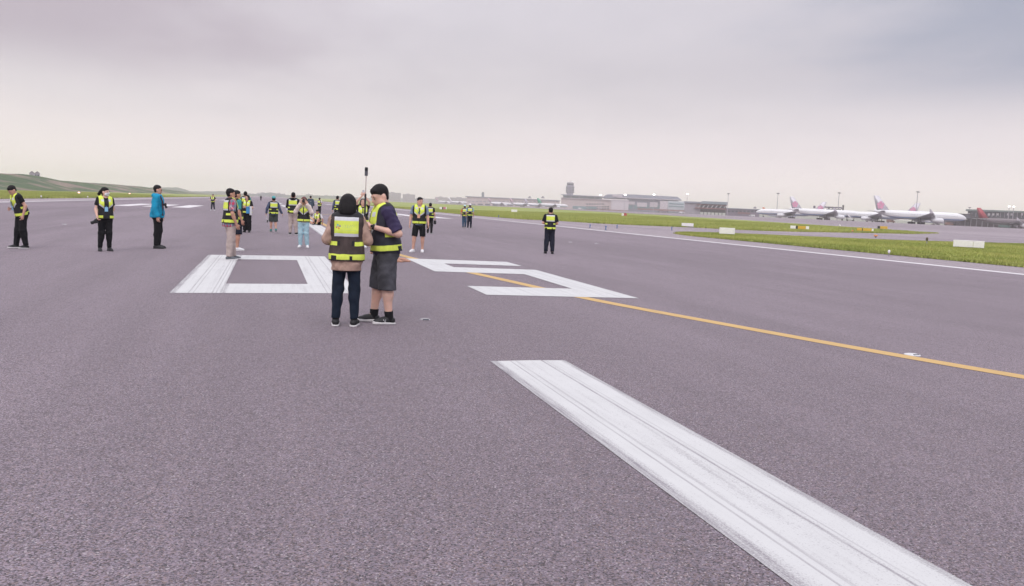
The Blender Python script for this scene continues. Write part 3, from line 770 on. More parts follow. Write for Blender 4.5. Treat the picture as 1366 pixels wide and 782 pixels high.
def airliner(name, fin, fus, label, blossom=False, group='parked airliners on the apron'):
    """64 m twin-jet, nose +y, wheels on z = 0; fuselage axis at z = 5.4"""
    r = empty(name, (0, 0, 0), 0, label, 'airliner', group); ZA = 5.4
    prof = [(32, .05, -.55), (31.4, .8, -.5), (30, 1.55, -.3), (28, 2.2, -.12), (25, 2.7, 0), (21, 2.85, 0), (0, 2.85, 0), (-14, 2.8, 0), (-20, 2.35, .42), (-25, 1.6, 1.0), (-29, .85, 1.55), (-31.5, .3, 1.9)]
    rings = [[(rr*math.cos(t), y, zc+rr*math.sin(t)) for t in np.linspace(0, 2*math.pi, 20, endpoint=False)] for y, rr, zc in prof]
    MB().loft(rings).build('fuselage', fus, r, True, loc=(0, 0, ZA))
    for s in (-1, 1):
        w = plate(MB(), [(s*2.2, 10, 3.9), (s*2.2, -4.5, 3.7), (s*30, -12.5, 6.8), (s*30, -9.8, 6.8)], .75, (0, 0, 1)).build('wing', M_WING, r, True)
        plate(MB(), [(s*30, -9.8, 6.8), (s*30, -12.5, 6.8), (s*31.2, -13.8, 9.3), (s*31.2, -12.8, 9.3)], .15, (1, 0, 0)).build('winglet', M_FINW, w)
        plate(MB(), [(s*1.2, -24, 6.6), (s*1.2, -29.2, 6.6), (s*9.6, -31.6, 7.4), (s*9.6, -29.5, 7.4)], .3, (0, 0, 1)).build('tailplane', M_WING, r, True)
        e = MB(); ex, ez = s*9.6, 2.75
        e.loft([[(ex+rr*math.cos(t), y, ez+rr*math.sin(t)) for t in np.linspace(0, 2*math.pi, 14, endpoint=False)] for y, rr in ((9.6, 1.3), (9.3, 1.5), (7.5, 1.62), (4.6, 1.45), (2.6, .95), (1.6, .6))], cap=True)
        e.box(ex-.2, 1, ez+1.1, ex+.2, 6.5, ez+2.1)
        en = e.build('engine', M_NAC, r, True)
        MB().loft([[(ex+rr*math.cos(t), y, ez+rr*math.sin(t)) for t in np.linspace(0, 2*math.pi, 14, endpoint=False)] for y, rr in ((9.64, 1.18), (9.3, .4))]).build('fan', M_DARK, en)
    plate(MB(), [(0, -20.5, 7.4), (0, -29.5, 7.4), (0, -32.6, 16.9), (0, -28.9, 16.9)], .28, (1, 0, 0)).build('fin', fin, r, True)
    if blossom:
        mb = MB()
        for s in (-1, 1):
            cy_, cz_ = -27.4, 11.0
            for k in range(5):
                t = math.pi/2+k*2*math.pi/5; a, c = cy_+1.45*math.cos(t), cz_+1.45*math.sin(t)
                ring_ = [(s*.31, a+1.12*math.cos(q), c+1.12*math.sin(q)) for q in np.linspace(0, 2*math.pi, 14, endpoint=False)]
                mb.loft([ring_, [(p[0]+s*(.02+.004*k), p[1], p[2]) for p in ring_]])
        mb.build('blossom_emblem', M_BLOS, r)
    for s in (-1, 1):
        mb = MB(); mb.tube([(s*5.2, -2, .68), (s*4.2, -2, 4.2)], .28); mb.box(s*5.2-.2, -3.7, .5, s*5.2+.2, -.3, .9)
        for yy in (-1.6, 0, 1.6): mb.tube([(s*5.2-.9, yy-2, .68), (s*5.2+.9, yy-2, .68)], .68, 12)
        mb.build('main_gear', M_TYRE, r)
    mb = MB(); mb.tube([(-.55, 24.5, .55), (.55, 24.5, .55)], .55, 12); mb.tube([(0, 24.5, .55), (0, 25.2, 3.6)], .2); mb.build('nose_gear', M_TYRE, r)
    return r
def park(root, px, py, Z, phi, sc=1.):
    c = at(px, py, Z); root.location = (c[0], c[1], float(zt(c[0], c[1]))); root.rotation_euler = (0, 0, -(bearing(c)+R(phi))); root.scale = (sc, sc, sc)
PA = airliner('airliner', M_FINW, M_FUS, 'nearest white airliner with pink blossom fin, nose pointing right', True)
park(PA, 1226, 299, 610, 58, 1.15)
def another(src, px, py, Z, phi, sc, label, fin=None, fus=None, blossom=True):
    c = copy_tree(src); c['label'] = label
    for ch in list(c.children):
        if fin and ch.name.startswith('fin'): ch.data = ch.data.copy(); ch.data.materials[0] = fin
        if fus and ch.name.startswith('fuselage'): ch.data = ch.data.copy(); ch.data.materials[0] = fus
        if not blossom and ch.name.startswith('blossom'): bpy.data.objects.remove(ch)
    park(c, px, py, Z, phi, sc); return c
another(PA, 1101, 295, 745, 58, 1.15, 'white airliner with pink blossom fin, second from the right of those facing right')
another(PA, 1053, 292, 850, -80, 1.08, 'white airliner facing left, its nose leftmost in the row of white jets')
another(PA, 1170, 296, 740, -72, 1.08, 'white airliner facing left with pink blossom fin behind the nearest jet')
another(PA, 1040, 290, 1350, 60, 1.0, 'distant jet with thin orange red fin showing left of the white jets', FIN['orange'], None, False)
another(PA, 1250, 298, 1150, 58, 1.05, 'airliner with an orange fin mostly hidden behind the nearest white jet', FIN['orange'], None, False)
another(PA, 1350, 304.2, 775, 62, 1.05, 'airliner with a large red fin parked before the glass pier', FIN['red'], M_FUSR, False)
far = [(737, 280, 1480, 62, FIN['green'], M_FUSG, 'distant jet with a bright green fin, nearest of the far row'),
       (718, 279, 1640, 64, FIN['grey'], M_FUS, 'distant white jet with grey violet fin, next left of the green finned one'),
       (698, 278, 1720, 64, FIN['pink'], M_FUSG, 'distant white jet with dusty pink fin and green belly in the far row'),
       (668, 277, 1830, 66, FIN['pink'], M_FUS, 'distant white jet with dusty pink fin left of the green bellied one'),
       (652, 275.5, 2100, 66, FIN['grey'], M_FUS, 'faint distant jet with pale fin at the middle of the far row'),
       (612, 274.5, 2300, 66, FIN['white'], M_FUS, 'faint distant white jet near the left end of the far row'),
       (594, 273, 2500, 66, FIN['pink'], M_FUS, 'faintest white jet with pinkish fin at the far left end of the row')]
for px, py, Z, phi, fin, fus, lab in far: another(PA, px, py, Z, phi, 1.0, lab, fin, fus, False)

# passenger stairs beside the white jets
c = at(1133, 296, 640)
r = empty('boarding_stairs', (c[0], c[1], float(zt(c[0], c[1]))), -bearing(c), 'white mobile boarding stairs standing among the parked white jets', 'boarding stairs')
mb = MB(); mb.prism([(-2.6, 5.6), (-1.2, 5.6), (2.6, .7), (1.8, .5)], -.8, .8); mb.build('flight', M_WHITEM, r)
mb = EB(); mb.tube([(-2.6, -.8, 6.7), (-1.2, -.8, 6.7), (2.6, -.8, 1.8)], .07); mb.tube([(-2.6, .8, 6.7), (-1.2, .8, 6.7), (2.6, .8, 1.8)], .07); mb.build('handrail', M_WHITEM, r)
mb = MB(); mb.box(-2.4, -.9, .45, 2.8, .9, .9); mb.tube([(-2, 0, .9), (-2, 0, 5.6)], .25); mb.build('chassis', M_DARK, r)
mb = EB()
for x in (-1.8, 2.0):
    for y in (-.9, .75): mb.tube([(x, y, .4), (x, y+.2, .4)], .4, 12)
mb.build('wheel', M_TYRE, r)

# service vehicles and low things along the apron
def van(px, py, Z, phi, col, label, name='service_van', L=6., h=2.4):
    c = at(px, py, Z); r = empty(name, (c[0], c[1], float(zt(c[0], c[1]))), -(bearing(c)+R(phi)), label, 'vehicle', 'service vehicles on the apron')
    MB().loft([[(x, y, z) for y, z in ((-L/2, .5), (L/2, .5), (L/2, 1.2), (L/2-.9, h*.62), (L/2-1.5, h), (-L/2, h))] for x in (-1, 1)]).build('body', col, r)
    mb = EB(); mb.box(-1.02, L/2-2.7, 1.35, 1.02, L/2-1.5, 2.0); mb.build('window', M_DGLASS, r)
    for y in (-L/2+1.1, L/2-1.2):
        for x in (-1.03, .83): MB().tube([(x, y, .42), (x+.2, y, .42)], .42, 12).build('wheel', M_TYRE, r)
van(909, 289.6, 900, 60, M_WHITEM, 'small white van on the taxiway below the brightly lit mast')
van(1003, 288.6, 900, -70, M_WHITEM, 'white van with headlights left of the parked white jets')
van(774, 281, 1200, 70, M_WHITEM, 'small pale van in front of the terminal, left of the red and white marker')
van(1160, 298.6, 620, 80, mat('van_grey', (.25, .23, .26), .5), 'grey baggage tug parked between the white jets')
van(1266, 300.6, 640, 70, mat('van_brown', (.24, .14, .12), .5), 'brown service truck under the nose of the nearest jet')
van(1188, 299.2, 630, 85, MATS['van_brown'], 'brown service truck under the tail of the nearest jet')
van(1340, 304, 690, 80, mat('van_green', (.07, .13, .11), .5), 'dark green truck before the glass pier at the right', L=9)

# ------------------------------------------------------------------ signs, lamps and posts by the runway
M_SIGNW = mat('sign_back_white', (.84, .82, .85), .5, .05, 4)
M_SIGNY = mat('sign_yellow', (.66, .40, .05), .5, .06, 4)
M_SIGNK = mat('sign_black', (.03, .03, .03), .5, .05, 4)
def sign(px, pyb, w, h, label, panels, turn=0.):
    c = G(px, pyb); r = empty('runway_sign', c, -bearing(c)+turn, label, 'sign', 'signs in the grass beside the runway')
    n = len(panels); t = sum(p[1] for p in panels); u = -w/2
    for m, f_ in panels:
        du = w*f_/t; MB().box(u+.012, -.12, .16, u+du-.012, .12, h, .02).build('panel', m, r); u += du
    mb = EB()
    for k in range(n+1):
        x = -w/2+.12+(w-.24)*k/n; mb.tube([(x, 0, -.05), (x, 0, .2)], .035, 6)
    mb.build('leg', M_CONC, r)
    MB().box(-w/2-.1, -.22, -.04, w/2+.1, .22, .04).build('footing', M_CONC, r)
sign(969.5, 314.2, 1.62, .80, 'big blank white sign box on the tip of the near grass strip', [(M_SIGNW, 1)])
sign(917, 303.4, 1.95, .68, 'smaller blank white sign box on the far grass left of the white jets', [(M_SIGNW, 1)])
sign(1291.5, 332.2, 2.62, .80, 'long white double sign box on the near grass at the right', [(M_SIGNW, 62), (M_SIGNW, 34)])
sign(686, 283.4, 2.2, 1.0, 'small faraway blank white sign box above the standing man at centre right', [(M_SIGNW, 1)])
sign(1066.5, 306.6, 3.4, .72, 'low white, black and yellow panelled sign on the far grass', [(M_SIGNW, 42), (M_SIGNK, 16), (M_SIGNY, 60), (M_SIGNW, 25)])
sign(1154, 309.2, 3.0, .66, 'low yellow sign with white end on the far grass edge', [(M_SIGNY, 35), (M_SIGNK, 6), (M_SIGNY, 60), (M_SIGNW, 14)])
sign(1177, 306.2, 2.2, .75, 'short black and yellow sign behind the yellow and white one', [(M_SIGNK, 20), (M_SIGNY, 55)])
c = G(834, 288.4); r = empty('marker_cone', c, 0, 'red and white marker standing alone on the far grass before the terminal', 'marker')
MB().loft([[(q*math.cos(t), q*math.sin(t), z) for t in np.linspace(0, 6.283, 12, endpoint=False)] for q, z in ((.62, 0), (.5, 1.05))]).build('cone_base', FIN['red'], r)
MB().box(-1.3, -.3, 0, -.65, .3, .9, .04).build('white_board', M_SIGNW, r)
for px, py, m1, m2, lab in ((588.5, 280.4, M_SIGNW, M_SIGNK, 'small white and black marker board in the grass behind the man in shorts'), (593.5, 280.2, mat('marker_magenta', (.55, .16, .30), .6), M_SIGNW, 'small magenta marker board in the grass behind the man in shorts')):
    c = G(px, py); r = empty('marker_board', c, -bearing(c), lab, 'marker board')
    MB().box(-.55, -.06, .25, .25, .06, 1.0, .02).build('board', m1, r); MB().box(.26, -.06, .25, .6, .06, 1.0, .02).build('end_board', m2, r)
    MB().tube([(0, 0, -.05), (0, 0, .3)], .04).build('post', M_CONC, r)
M_BLUE = mat('taxiway_blue', (.07, .16, .36), .5); M_ORG = mat('lamp_orange', (.70, .26, .06), .4)
for i, (px, py, ph, lab) in enumerate(((787, 304.2, 4, 'blue taxiway edge post just right of the man with back turned, leftmost of the row'), (808, 307.6, 5.5, 'tallest blue taxiway edge post, second of the row from the left'), (823, 305, 4.4, 'blue taxiway edge post third of the row from the left'), (896, 307.6, 4, 'faint blue taxiway edge post by the tip of the near grass strip'), (665, 290.6, 3, 'faraway blue edge post in the grass between the pair and the man'))):
    c = G(px, py); k = depth(c)/FPX
    r = empty('taxiway_edge_post', c, 0, lab, 'edge post', 'blue posts along the taxiway edge')
    MB().tube([(0, 0, 0), (0, 0, ph*k)], [.055, .045], 8).build('post', M_BLUE, r)
    MB().ball((0, 0, ph*k), .08, 8, 6).build('lens', M_BLUE, r); MB().tube([(0, 0, 0), (0, 0, .04)], .14, 10).build('base', M_CONC, r)
def ground_lamp(px, py, h, m, lab, s=1.):
    c = G(px, py); r = empty('ground_lamp', c, 0, lab, 'ground lamp', 'small lamps beside the taxiway')
    MB().tube([(0, 0, 0), (0, 0, h*.6)], .05*s, 8).build('stem', M_CONC, r); MB().loft([[(q*s*math.cos(t), q*s*math.sin(t), z*h) for t in np.linspace(0, 6.283, 10, endpoint=False)] for q, z in ((.09, .55), (.13, .7), (.12, .95), (.05, 1.05))]).build('lens', m, r)
ground_lamp(1168, 317.6, .42, M_ORG, 'orange lamp on the taxiway between the two grass strips', 2.2)
ground_lamp(1236, 326.2, .75, mat('lamp_dark', (.10, .07, .05), .5), 'dark lamp post at the upper edge of the near grass strip', 1.0)
ground_lamp(1185.5, 342, .36, M_SIGNW, 'white edge lamp by the near grass, right of the white edge line', .55)
ground_lamp(1137, 311, .5, M_ORG, 'tiny orange lamp at the far grass edge below the jets', 1.2)
ground_lamp(1120, 304, .7, M_SIGNW, 'tiny pale lamp in the far grass below the jets', 1.6)
ground_lamp(55, 265.4, .5, M_SIGNW, 'white edge lamp on the left pavement edge behind the man in black', .8)
ground_lamp(117, 265.0, .45, M_SIGNW, 'faint white edge lamp on the left pavement edge near the masked woman', .8)
M_GLOW = emit('approach_lamp_glow', (1, .55, .40), 2.6)
for px, py, lab in ((105.3, 258.6, 'glowing pink orange lamp in the left grass, left of the masked woman'), (172.8, 260.8, 'glowing pink orange lamp in the left grass, between the masked woman and the blue jacket')):
    r0 = ray(px, py-1.4); t = -57/r0[0]; c = np.array([r0[0]*t, r0[1]*t, 0]); zl = EYE+r0[2]*t
    zb = float(zt(c[0], c[1])); r = empty('approach_lamp', (c[0], c[1], zb), -bearing(c), lab, 'runway lamp', 'glowing lamps in the left grass')
    hl = max(.4, zl-zb)
    MB().box(-.55, -.3, hl-.2, .55, .5, hl+.28, .05).build('housing', M_CONC, r)
    MB().ball((0, -.34, hl+.05), (.30, .09, .20), 12, 8).build('lens', M_GLOW, r)
    mb = EB(); mb.tube([(-.4, 0, -.05), (-.4, 0, hl-.15)], .05); mb.tube([(.4, 0, -.05), (.4, 0, hl-.15)], .05); mb.build('leg', M_CONC, r)
for px, py, lab in ((1217, 473.5, 'round inset light next to the yellow line at the right'), (567, 426.6, 'round inset light on the asphalt right of the sneakers'), (761, 323.2, 'inset light right of the man with back turned, nearer of the two'), (796, 325, 'inset light further right of the man with back turned'), (86, 299.3, 'pale inset light in the asphalt between the two leftmost people')):
    c = G(px, py); r = empty('inset_light', c, 0, lab, 'inset light', 'round lights set in the runway')
    kq = .72 if px == 567 else .95
    MB().loft([[(q*kq*math.cos(t), q*kq*math.sin(t), z) for t in np.linspace(0, 6.283, 20, endpoint=False)] for q, z in ((.105, -.004), (.10, .006), (.07, .014), (.02, .018))]).build('rim', mat('inset_metal_dull', (.30, .29, .315), .45, .1, 20) if px == 567 else mat('inset_metal', (.60, .59, .62), .45, .1, 20), r)
    MB().box(-.04, -.075, .006, .04, -.05, .018, .003).build('prism_window', M_DGLASS, r)

# ------------------------------------------------------------------ people: implicit surfaces, meshed with surface nets
class Field:
    def __init__(s, lo, hi, h):
        s.h = h; s.o = np.array(lo, float)-2*h; s.n = np.ceil((np.array(hi)-s.o)/h).astype(int)+3
        s.F = np.full(s.n, 1.0); s.ax = [s.o[i]+h*np.arange(s.n[i]) for i in range(3)]
    def sub(s, lo, hi):
        a = np.clip(np.floor((np.array(lo)-s.o)/s.h).astype(int), 0, s.n); b_ = np.clip(np.ceil((np.array(hi)-s.o)/s.h).astype(int)+1, 0, s.n)
        sl = tuple(slice(a[i], b_[i]) for i in range(3))
        return sl, np.stack(np.meshgrid(*[s.ax[i][sl[i]] for i in range(3)], indexing='ij'), -1)
    def union(s, p, off=0., k=.02):
        lo, hi = p.bounds(); m = off+k+3*s.h
        sl, P = s.sub(lo-m, hi+m)
        if P.size == 0: return
        d = p.d(P)-off; a = s.F[sl]
        hh = np.clip(.5+.5*(a-d)/k, 0, 1); s.F[sl] = a*(1-hh)+d*hh-k*hh*(1-hh)
    def cut(s, p, off=0.):
        lo, hi = p.bounds(); m = off+2*s.h
        sl, P = s.sub(lo-m, hi+m)
        if P.size: s.F[sl] = np.maximum(s.F[sl], -(p.d(P)-off))
    def plane(s, pt, nrm):                     # removes the side the normal points to
        nrm = np.array(nrm, float); nrm /= np.linalg.norm(nrm)
        X, Y, Z = np.meshgrid(*s.ax, indexing='ij', sparse=True)
        s.F = np.maximum(s.F, (X-pt[0])*nrm[0]+(Y-pt[1])*nrm[1]+(Z-pt[2])*nrm[2])
    def cut_fn(s, fn):
        X, Y, Z = np.meshgrid(*s.ax, indexing='ij', sparse=True); s.F = np.maximum(s.F, -fn(X, Y, Z))
    def mesh(s):
        F = s.F; S = F < 0; nx, ny, nz = F.shape
        C = np.zeros((nx-1, ny-1, nz-1), np.int8)
        for i in (0, 1):
            for j in (0, 1):
                for k in (0, 1): C += S[i:nx-1+i, j:ny-1+j, k:nz-1+k]
        act = (C > 0) & (C < 8); ids = np.argwhere(act)
        if len(ids) == 0: return np.zeros((0, 3)), np.zeros((0, 4), int)
        idx = -np.ones(act.shape, int); idx[act] = np.arange(len(ids))
        pos = np.zeros((len(ids), 3)); cnt = np.zeros(len(ids))
        cor = [(i, j, k) for i in (0, 1) for j in (0, 1) for k in (0, 1)]
        for a in cor:
            for ax in range(3):
                if a[ax]: continue
                c = list(a); c[ax] = 1
                fa = F[ids[:, 0]+a[0], ids[:, 1]+a[1], ids[:, 2]+a[2]]; fb = F[ids[:, 0]+c[0], ids[:, 1]+c[1], ids[:, 2]+c[2]]
                m = (fa < 0) != (fb < 0); t = np.where(m, fa/np.where(m, fa-fb, 1), 0)
                p = np.array(a, float)[None].repeat(len(ids), 0); p[:, ax] = t
                pos[m] += p[m]; cnt[m] += 1
        V = s.o+s.h*(ids+pos/cnt[:, None]); Q = []
        for ax in range(3):
            u, w = (ax+1) % 3, (ax+2) % 3
            a = [slice(None)]*3; c = [slice(None)]*3; a[ax] = slice(0, -1); c[ax] = slice(1, None)
            for q in (u, w): a[q] = slice(1, -1); c[q] = slice(1, -1)
            sa, sb = S[tuple(a)], S[tuple(c)]; e = np.argwhere(sa != sb)
            if len(e) == 0: continue
            flip = sa[tuple(e.T)]
            e = e.copy(); e[:, u] += 1; e[:, w] += 1
            def cell(du, dw):
                g = e.copy(); g[:, u] += du; g[:, w] += dw; return idx[tuple(g.T)]
            q = np.stack([cell(-1, -1), cell(0, -1), cell(0, 0), cell(-1, 0)], 1)
            q[~flip] = q[~flip][:, ::-1]; Q.append(q)
        return V, np.concatenate(Q)
class RC:
    """tapered capsule; ky squashes its local y; R turns it; flat caps optional"""
    def __init__(s, a, b_, ra, rb, ky=1., Rm=None, flat=None):
        s.a, s.b, s.ra, s.rb, s.ky, s.R, s.flat = np.array(a, float), np.array(b_, float), ra, rb, ky, Rm, flat
    def bounds(s):
        r = max(s.ra, s.rb)*max(1, s.ky); return np.minimum(s.a, s.b)-r, np.maximum(s.a, s.b)+r
    def d(s, P):
        q = P-s.a; ab = s.b-s.a
        if s.R is not None: q = q@s.R; ab = ab@s.R
        sc = np.array([1, 1/s.ky, 1]); q2 = q*sc; ab2 = ab*sc; L = ab2@ab2+1e-12
        t = np.clip((q2@ab2)/L, 0, 1)
        dd = (np.sqrt(((q2-t[..., None]*ab2)**2).sum(-1))-(s.ra+(s.rb-s.ra)*t))*min(1., s.ky)
        if s.flat: dd = np.maximum(dd, (q@ab)/np.linalg.norm(ab)-np.linalg.norm(ab))
        return dd
class EL:
    def __init__(s, c, r, Rm=None): s.c, s.r, s.R = np.array(c, float), np.array(r, float), Rm
    def bounds(s):
        m = s.r.max() if s.R is not None else s.r; return s.c-m, s.c+m
    def d(s, P):
        q = P-s.c
        if s.R is not None: q = q@s.R
        k0 = np.sqrt(((q/s.r)**2).sum(-1)); k1 = np.sqrt(((q/s.r**2)**2).sum(-1))+1e-9
        return np.where(k0 < .02, -s.r.min(), k0*(k0-1)/k1)
class Pose:
    """moves primitives defined for the upright figure (1.72 m tall) with a rigid transform"""
    def __init__(s, M=np.eye(3), t=np.zeros(3)): s.M, s.t = np.array(M), np.array(t, float)
    def p(s, v): return s.M@np.array(v, float)+s.t
    def RC(s, a, b_, ra, rb, ky=1., flat=None): return RC(s.p(a), s.p(b_), ra, rb, ky, s.M, flat)
    def EL(s, c, r): return EL(s.p(c), r, s.M)
    def inv(s, V): return (V-s.t)@s.M
class SPose(Pose):
    """a pose with a uniform scale about a pivot"""
    def __init__(s, P, k, piv): s.M, s.t, s.k, s.v = P.M, P.t, k, np.array(piv, float)
    def p(s, v): return s.M@(s.v+(np.array(v, float)-s.v)*s.k)+s.t
    def RC(s, a, b_, ra, rb, ky=1., flat=None): return RC(s.p(a), s.p(b_), ra*s.k, rb*s.k, ky, s.M, flat)
    def EL(s, c, r): return EL(s.p(c), np.array(r)*s.k, s.M)
def wrinkle(F, amp, seed=0, wl=.085):
    r = np.random.default_rng(seed); X, Y, Z = np.meshgrid(*F.ax, indexing='ij', sparse=True); n = 0
    for k in range(5):
        d = r.normal(size=3); d /= np.linalg.norm(d); f = 6.283/(wl*(.7+.35*k)); d2 = r.normal(size=3)*8; ph = r.uniform(0, 6.28, 2)
        n = n+np.sin(f*(d[0]*X+d[1]*Y+d[2]*Z*.8)+ph[0]+1.6*np.sin(d2[0]*X+d2[1]*Y+d2[2]*Z+ph[1]))
    F.F = F.F+amp*n/2.5
def rot(ax, a):
    return np.array(Matrix.Rotation(a, 3, ax))
def about(M, piv): piv = np.array(piv, float); return Pose(M, piv-np.array(M)@piv)
def compose(A, B_): return Pose(A.M@B_.M, A.M@B_.t+A.t)

def skin_mat(name, c):
    if name in MATS: return MATS[name]
    m, nb, bs = new_mat(name); o = nb.n('ShaderNodeTexCoord').outputs['Object']
    n = nb.noise(o, 14, 4, .6); col = nb.mix(nb.rng(n, .3, .7), tuple(x*.92 for x in c), (min(1, c[0]*1.08), c[1], c[2]*.97))
    nb.put(bs.inputs['Base Color'], col); bs.inputs['Roughness'].default_value = .55; bs.inputs['Subsurface Weight'].default_value = .12; bs.inputs['Subsurface Radius'].default_value = (.02, .008, .004)
    MATS[name] = m; return m
SKIN = skin_mat('skin_light', (.60, .36, .29)); SKIN2 = skin_mat('skin_tan', (.50, .28, .21)); SKIN3 = skin_mat('skin_pale', (.66, .43, .36))
HAIR = mat('hair_black', (.010, .008, .010), .62, .3, 40, 0, .6, 60, .25); HAIRR = mat('hair_auburn', (.11, .030, .028), .5, .3, 40, 0, .5, 60)
SOLE = mat('sole_white', (.62, .60, .62), .6, .08, 20); EYE_D = mat('eye_dark', (.02, .015, .015), .3); LIP = mat('lip', (.38, .16, .14), .5)
NEON = (.72, .84, .12); SILV = (.62, .62, .68); BLK = (.014, .014, .018)
def vest_mat(name, mesh_col=BLK, open_front=True, flaps=False, logo=False, shoulder=BLK, plain_neon=False, slim=0.):
    """hi-vis vest: neon chest and back panels edged in silver, side tabs, neon hem band"""
    if name in MATS: return MATS[name]
    m, nb, bs = new_mat(name); o = nb.n('ShaderNodeTexCoord').outputs['Object']
    at_ = nb.n('ShaderNodeAttribute', attribute_name='tc'); x, y, v = nb.sep(at_.outputs['Vector'])
    wob = nb.m('MULTIPLY', nb.m('SUBTRACT', nb.noise(o, 7, 2, .5), .5), .035); v = nb.m('ADD', v, wob)
    ax = nb.m('ABSOLUTE', x); back = nb.m('LESS_THAN', y, 0.0); front = nb.m('SUBTRACT', 1., back)
    backpan = nb.AND(back, nb.m('LESS_THAN', ax, .155))
    frontpan = nb.AND(front, nb.band(ax, .018, .15))
    vd = nb.m('ADD', v, nb.m('MULTIPLY', nb.m('SUBTRACT', ax, .08), -1.4))            # slanted lower edge on the chest
    if flaps: frontpan = nb.AND(front, nb.band(ax, .058, .17))
    yel = nb.OR(nb.AND(backpan, nb.band(v, .60, .875)), nb.AND(frontpan, nb.m('GREATER_THAN', vd, .57)), nb.AND(nb.band(v, .035, .155), nb.m('GREATER_THAN', ax, .085 if flaps else -1.)), nb.AND(nb.band(v, .335, .425), nb.m('GREATER_THAN', ax, .105), nb.m('LESS_THAN', y, .05)))
    sil = nb.OR(nb.AND(backpan, nb.OR(nb.band(v, .535, .60), nb.band(v, .875, .955))), nb.AND(frontpan, nb.band(vd, .50, .57)), nb.AND(frontpan, nb.band(v, .80, .90), nb.band(ax, .05, .12)))
    fold = nb.noise(nb.scale(o, (1, 1, .35)), 11, 3, .6)  # drives the bump, and fold shading is put into the colour too
    mesh_ = nb.mix(nb.rng(fold, .35, .65), tuple(c*.8 for c in mesh_col), tuple(c*1.25 for c in mesh_col))
    col = nb.mix(nb.m('GREATER_THAN', v, .955), mesh_, shoulder)
    col = nb.mix(yel, col, nb.mix(nb.rng(fold, .3, .7), tuple(c*.86 for c in NEON), NEON))
    buck = nb.AND(nb.band(v, .02, .12), nb.OR(nb.band(x, .055, .09), nb.band(x, -.19, -.115)), back)
    col = nb.mix(buck, col, BLK)
    col = nb.mix(nb.AND(nb.band(v, .335, .44), nb.band(ax, .075, .112), back), col, BLK)
    col = nb.mix(sil, col, SILV)
    if open_front:
        col = nb.mix(nb.AND(front, nb.m('LESS_THAN', ax, .008)), col, BLK)
    if logo:                                    # four-bladed coloured star and a row of faint letters on the back panel
        lx, lv = nb.m('SUBTRACT', x, -.103), nb.m('MULTIPLY', nb.m('SUBTRACT', v, .745), .58)
        r_ = nb.m('SQRT', nb.m('ADD', nb.m('MULTIPLY', lx, lx), nb.m('MULTIPLY', lv, lv)))
        a_ = nb.m('ARCTAN2', lv, lx); bl = nb.m('GREATER_THAN', nb.m('COSINE', nb.m('MULTIPLY', nb.m('SUBTRACT', a_, .35), 4)), -.15)
        star = nb.AND(bl, nb.m('LESS_THAN', r_, .032))
        c4 = nb.mix(nb.m('GREATER_THAN', lx, 0.), nb.mix(nb.m('GREATER_THAN', lv, 0.), (.50, .06, .20), (.03, .42, .62)), nb.mix(nb.m('GREATER_THAN', lv, 0.), (.62, .22, .05), (.20, .08, .35)))
        col = nb.mix(nb.m('MULTIPLY', star, nb.AND(back)), col, c4)
        cellx = nb.m('FRACT', nb.m('MULTIPLY', x, 34)); ink = nb.noise(nb.scale(o, (1.2, .4, 1)), 95, 1, .4)
        row1 = nb.AND(back, nb.band(x, -.066, .102), nb.band(v, .715, .79), nb.band(cellx, .14, .9), nb.m('GREATER_THAN', ink, .5))
        row2 = nb.AND(back, nb.band(x, -.066, .128), nb.band(v, .665, .683), nb.m('GREATER_THAN', nb.noise(o, 190, 1, .4), .48))
        col = nb.mix(nb.m('MULTIPLY', nb.OR(row1, row2), .5), col, (.42, .52, .30))
    nb.put(bs.inputs['Base Color'], col); nb.put(bs.inputs['Roughness'], nb.m('SUBTRACT', .85, nb.m('MULTIPLY', sil, .45)))
    bp = nb.n('ShaderNodeBump'); bp.inputs['Strength'].default_value = .5; bp.inputs['Distance'].default_value = .02; nb.put(bp.inputs['Height'], fold); nb.put(bs.inputs['Normal'], bp.outputs[0])
    MATS[name] = m; return m
def plaid_mat():
    m, nb, bs = new_mat('plaid_shirt'); o = nb.n('ShaderNodeTexCoord').outputs['Object']; x, y, z = nb.sep(o)
    f1 = nb.m('FRACT', nb.m('MULTIPLY', z, 9)); f2 = nb.m('FRACT', nb.m('MULTIPLY', nb.m('ADD', y, x), 9)); f3 = nb.m('FRACT', nb.m('MULTIPLY', nb.m('SUBTRACT', y, x), 9))
    col = nb.mix(nb.m('MULTIPLY', nb.m('GREATER_THAN', f1, .5), .7), (.50, .035, .09), (.12, .17, .26))
    col = nb.mix(nb.m('MULTIPLY', nb.m('GREATER_THAN', f2, .55), .6), col, (.10, .26, .30))
    col = nb.mix(nb.m('MULTIPLY', nb.m('GREATER_THAN', f3, .85), .6), col, (.55, .50, .52))
    nb.put(bs.inputs['Base Color'], col); bs.inputs['Roughness'].default_value = .9; return m
V_STD = vest_mat('vest_black_neon'); V_MAIN = vest_mat('vest_brown_mesh', (.055, .038, .038), logo=True, shoulder=(.02, .018, .024)); V_NAVY = vest_mat('vest_navy_neon', (.022, .022, .036)); V_FLAP = vest_mat('vest_open_flaps', flaps=True, open_front=False)

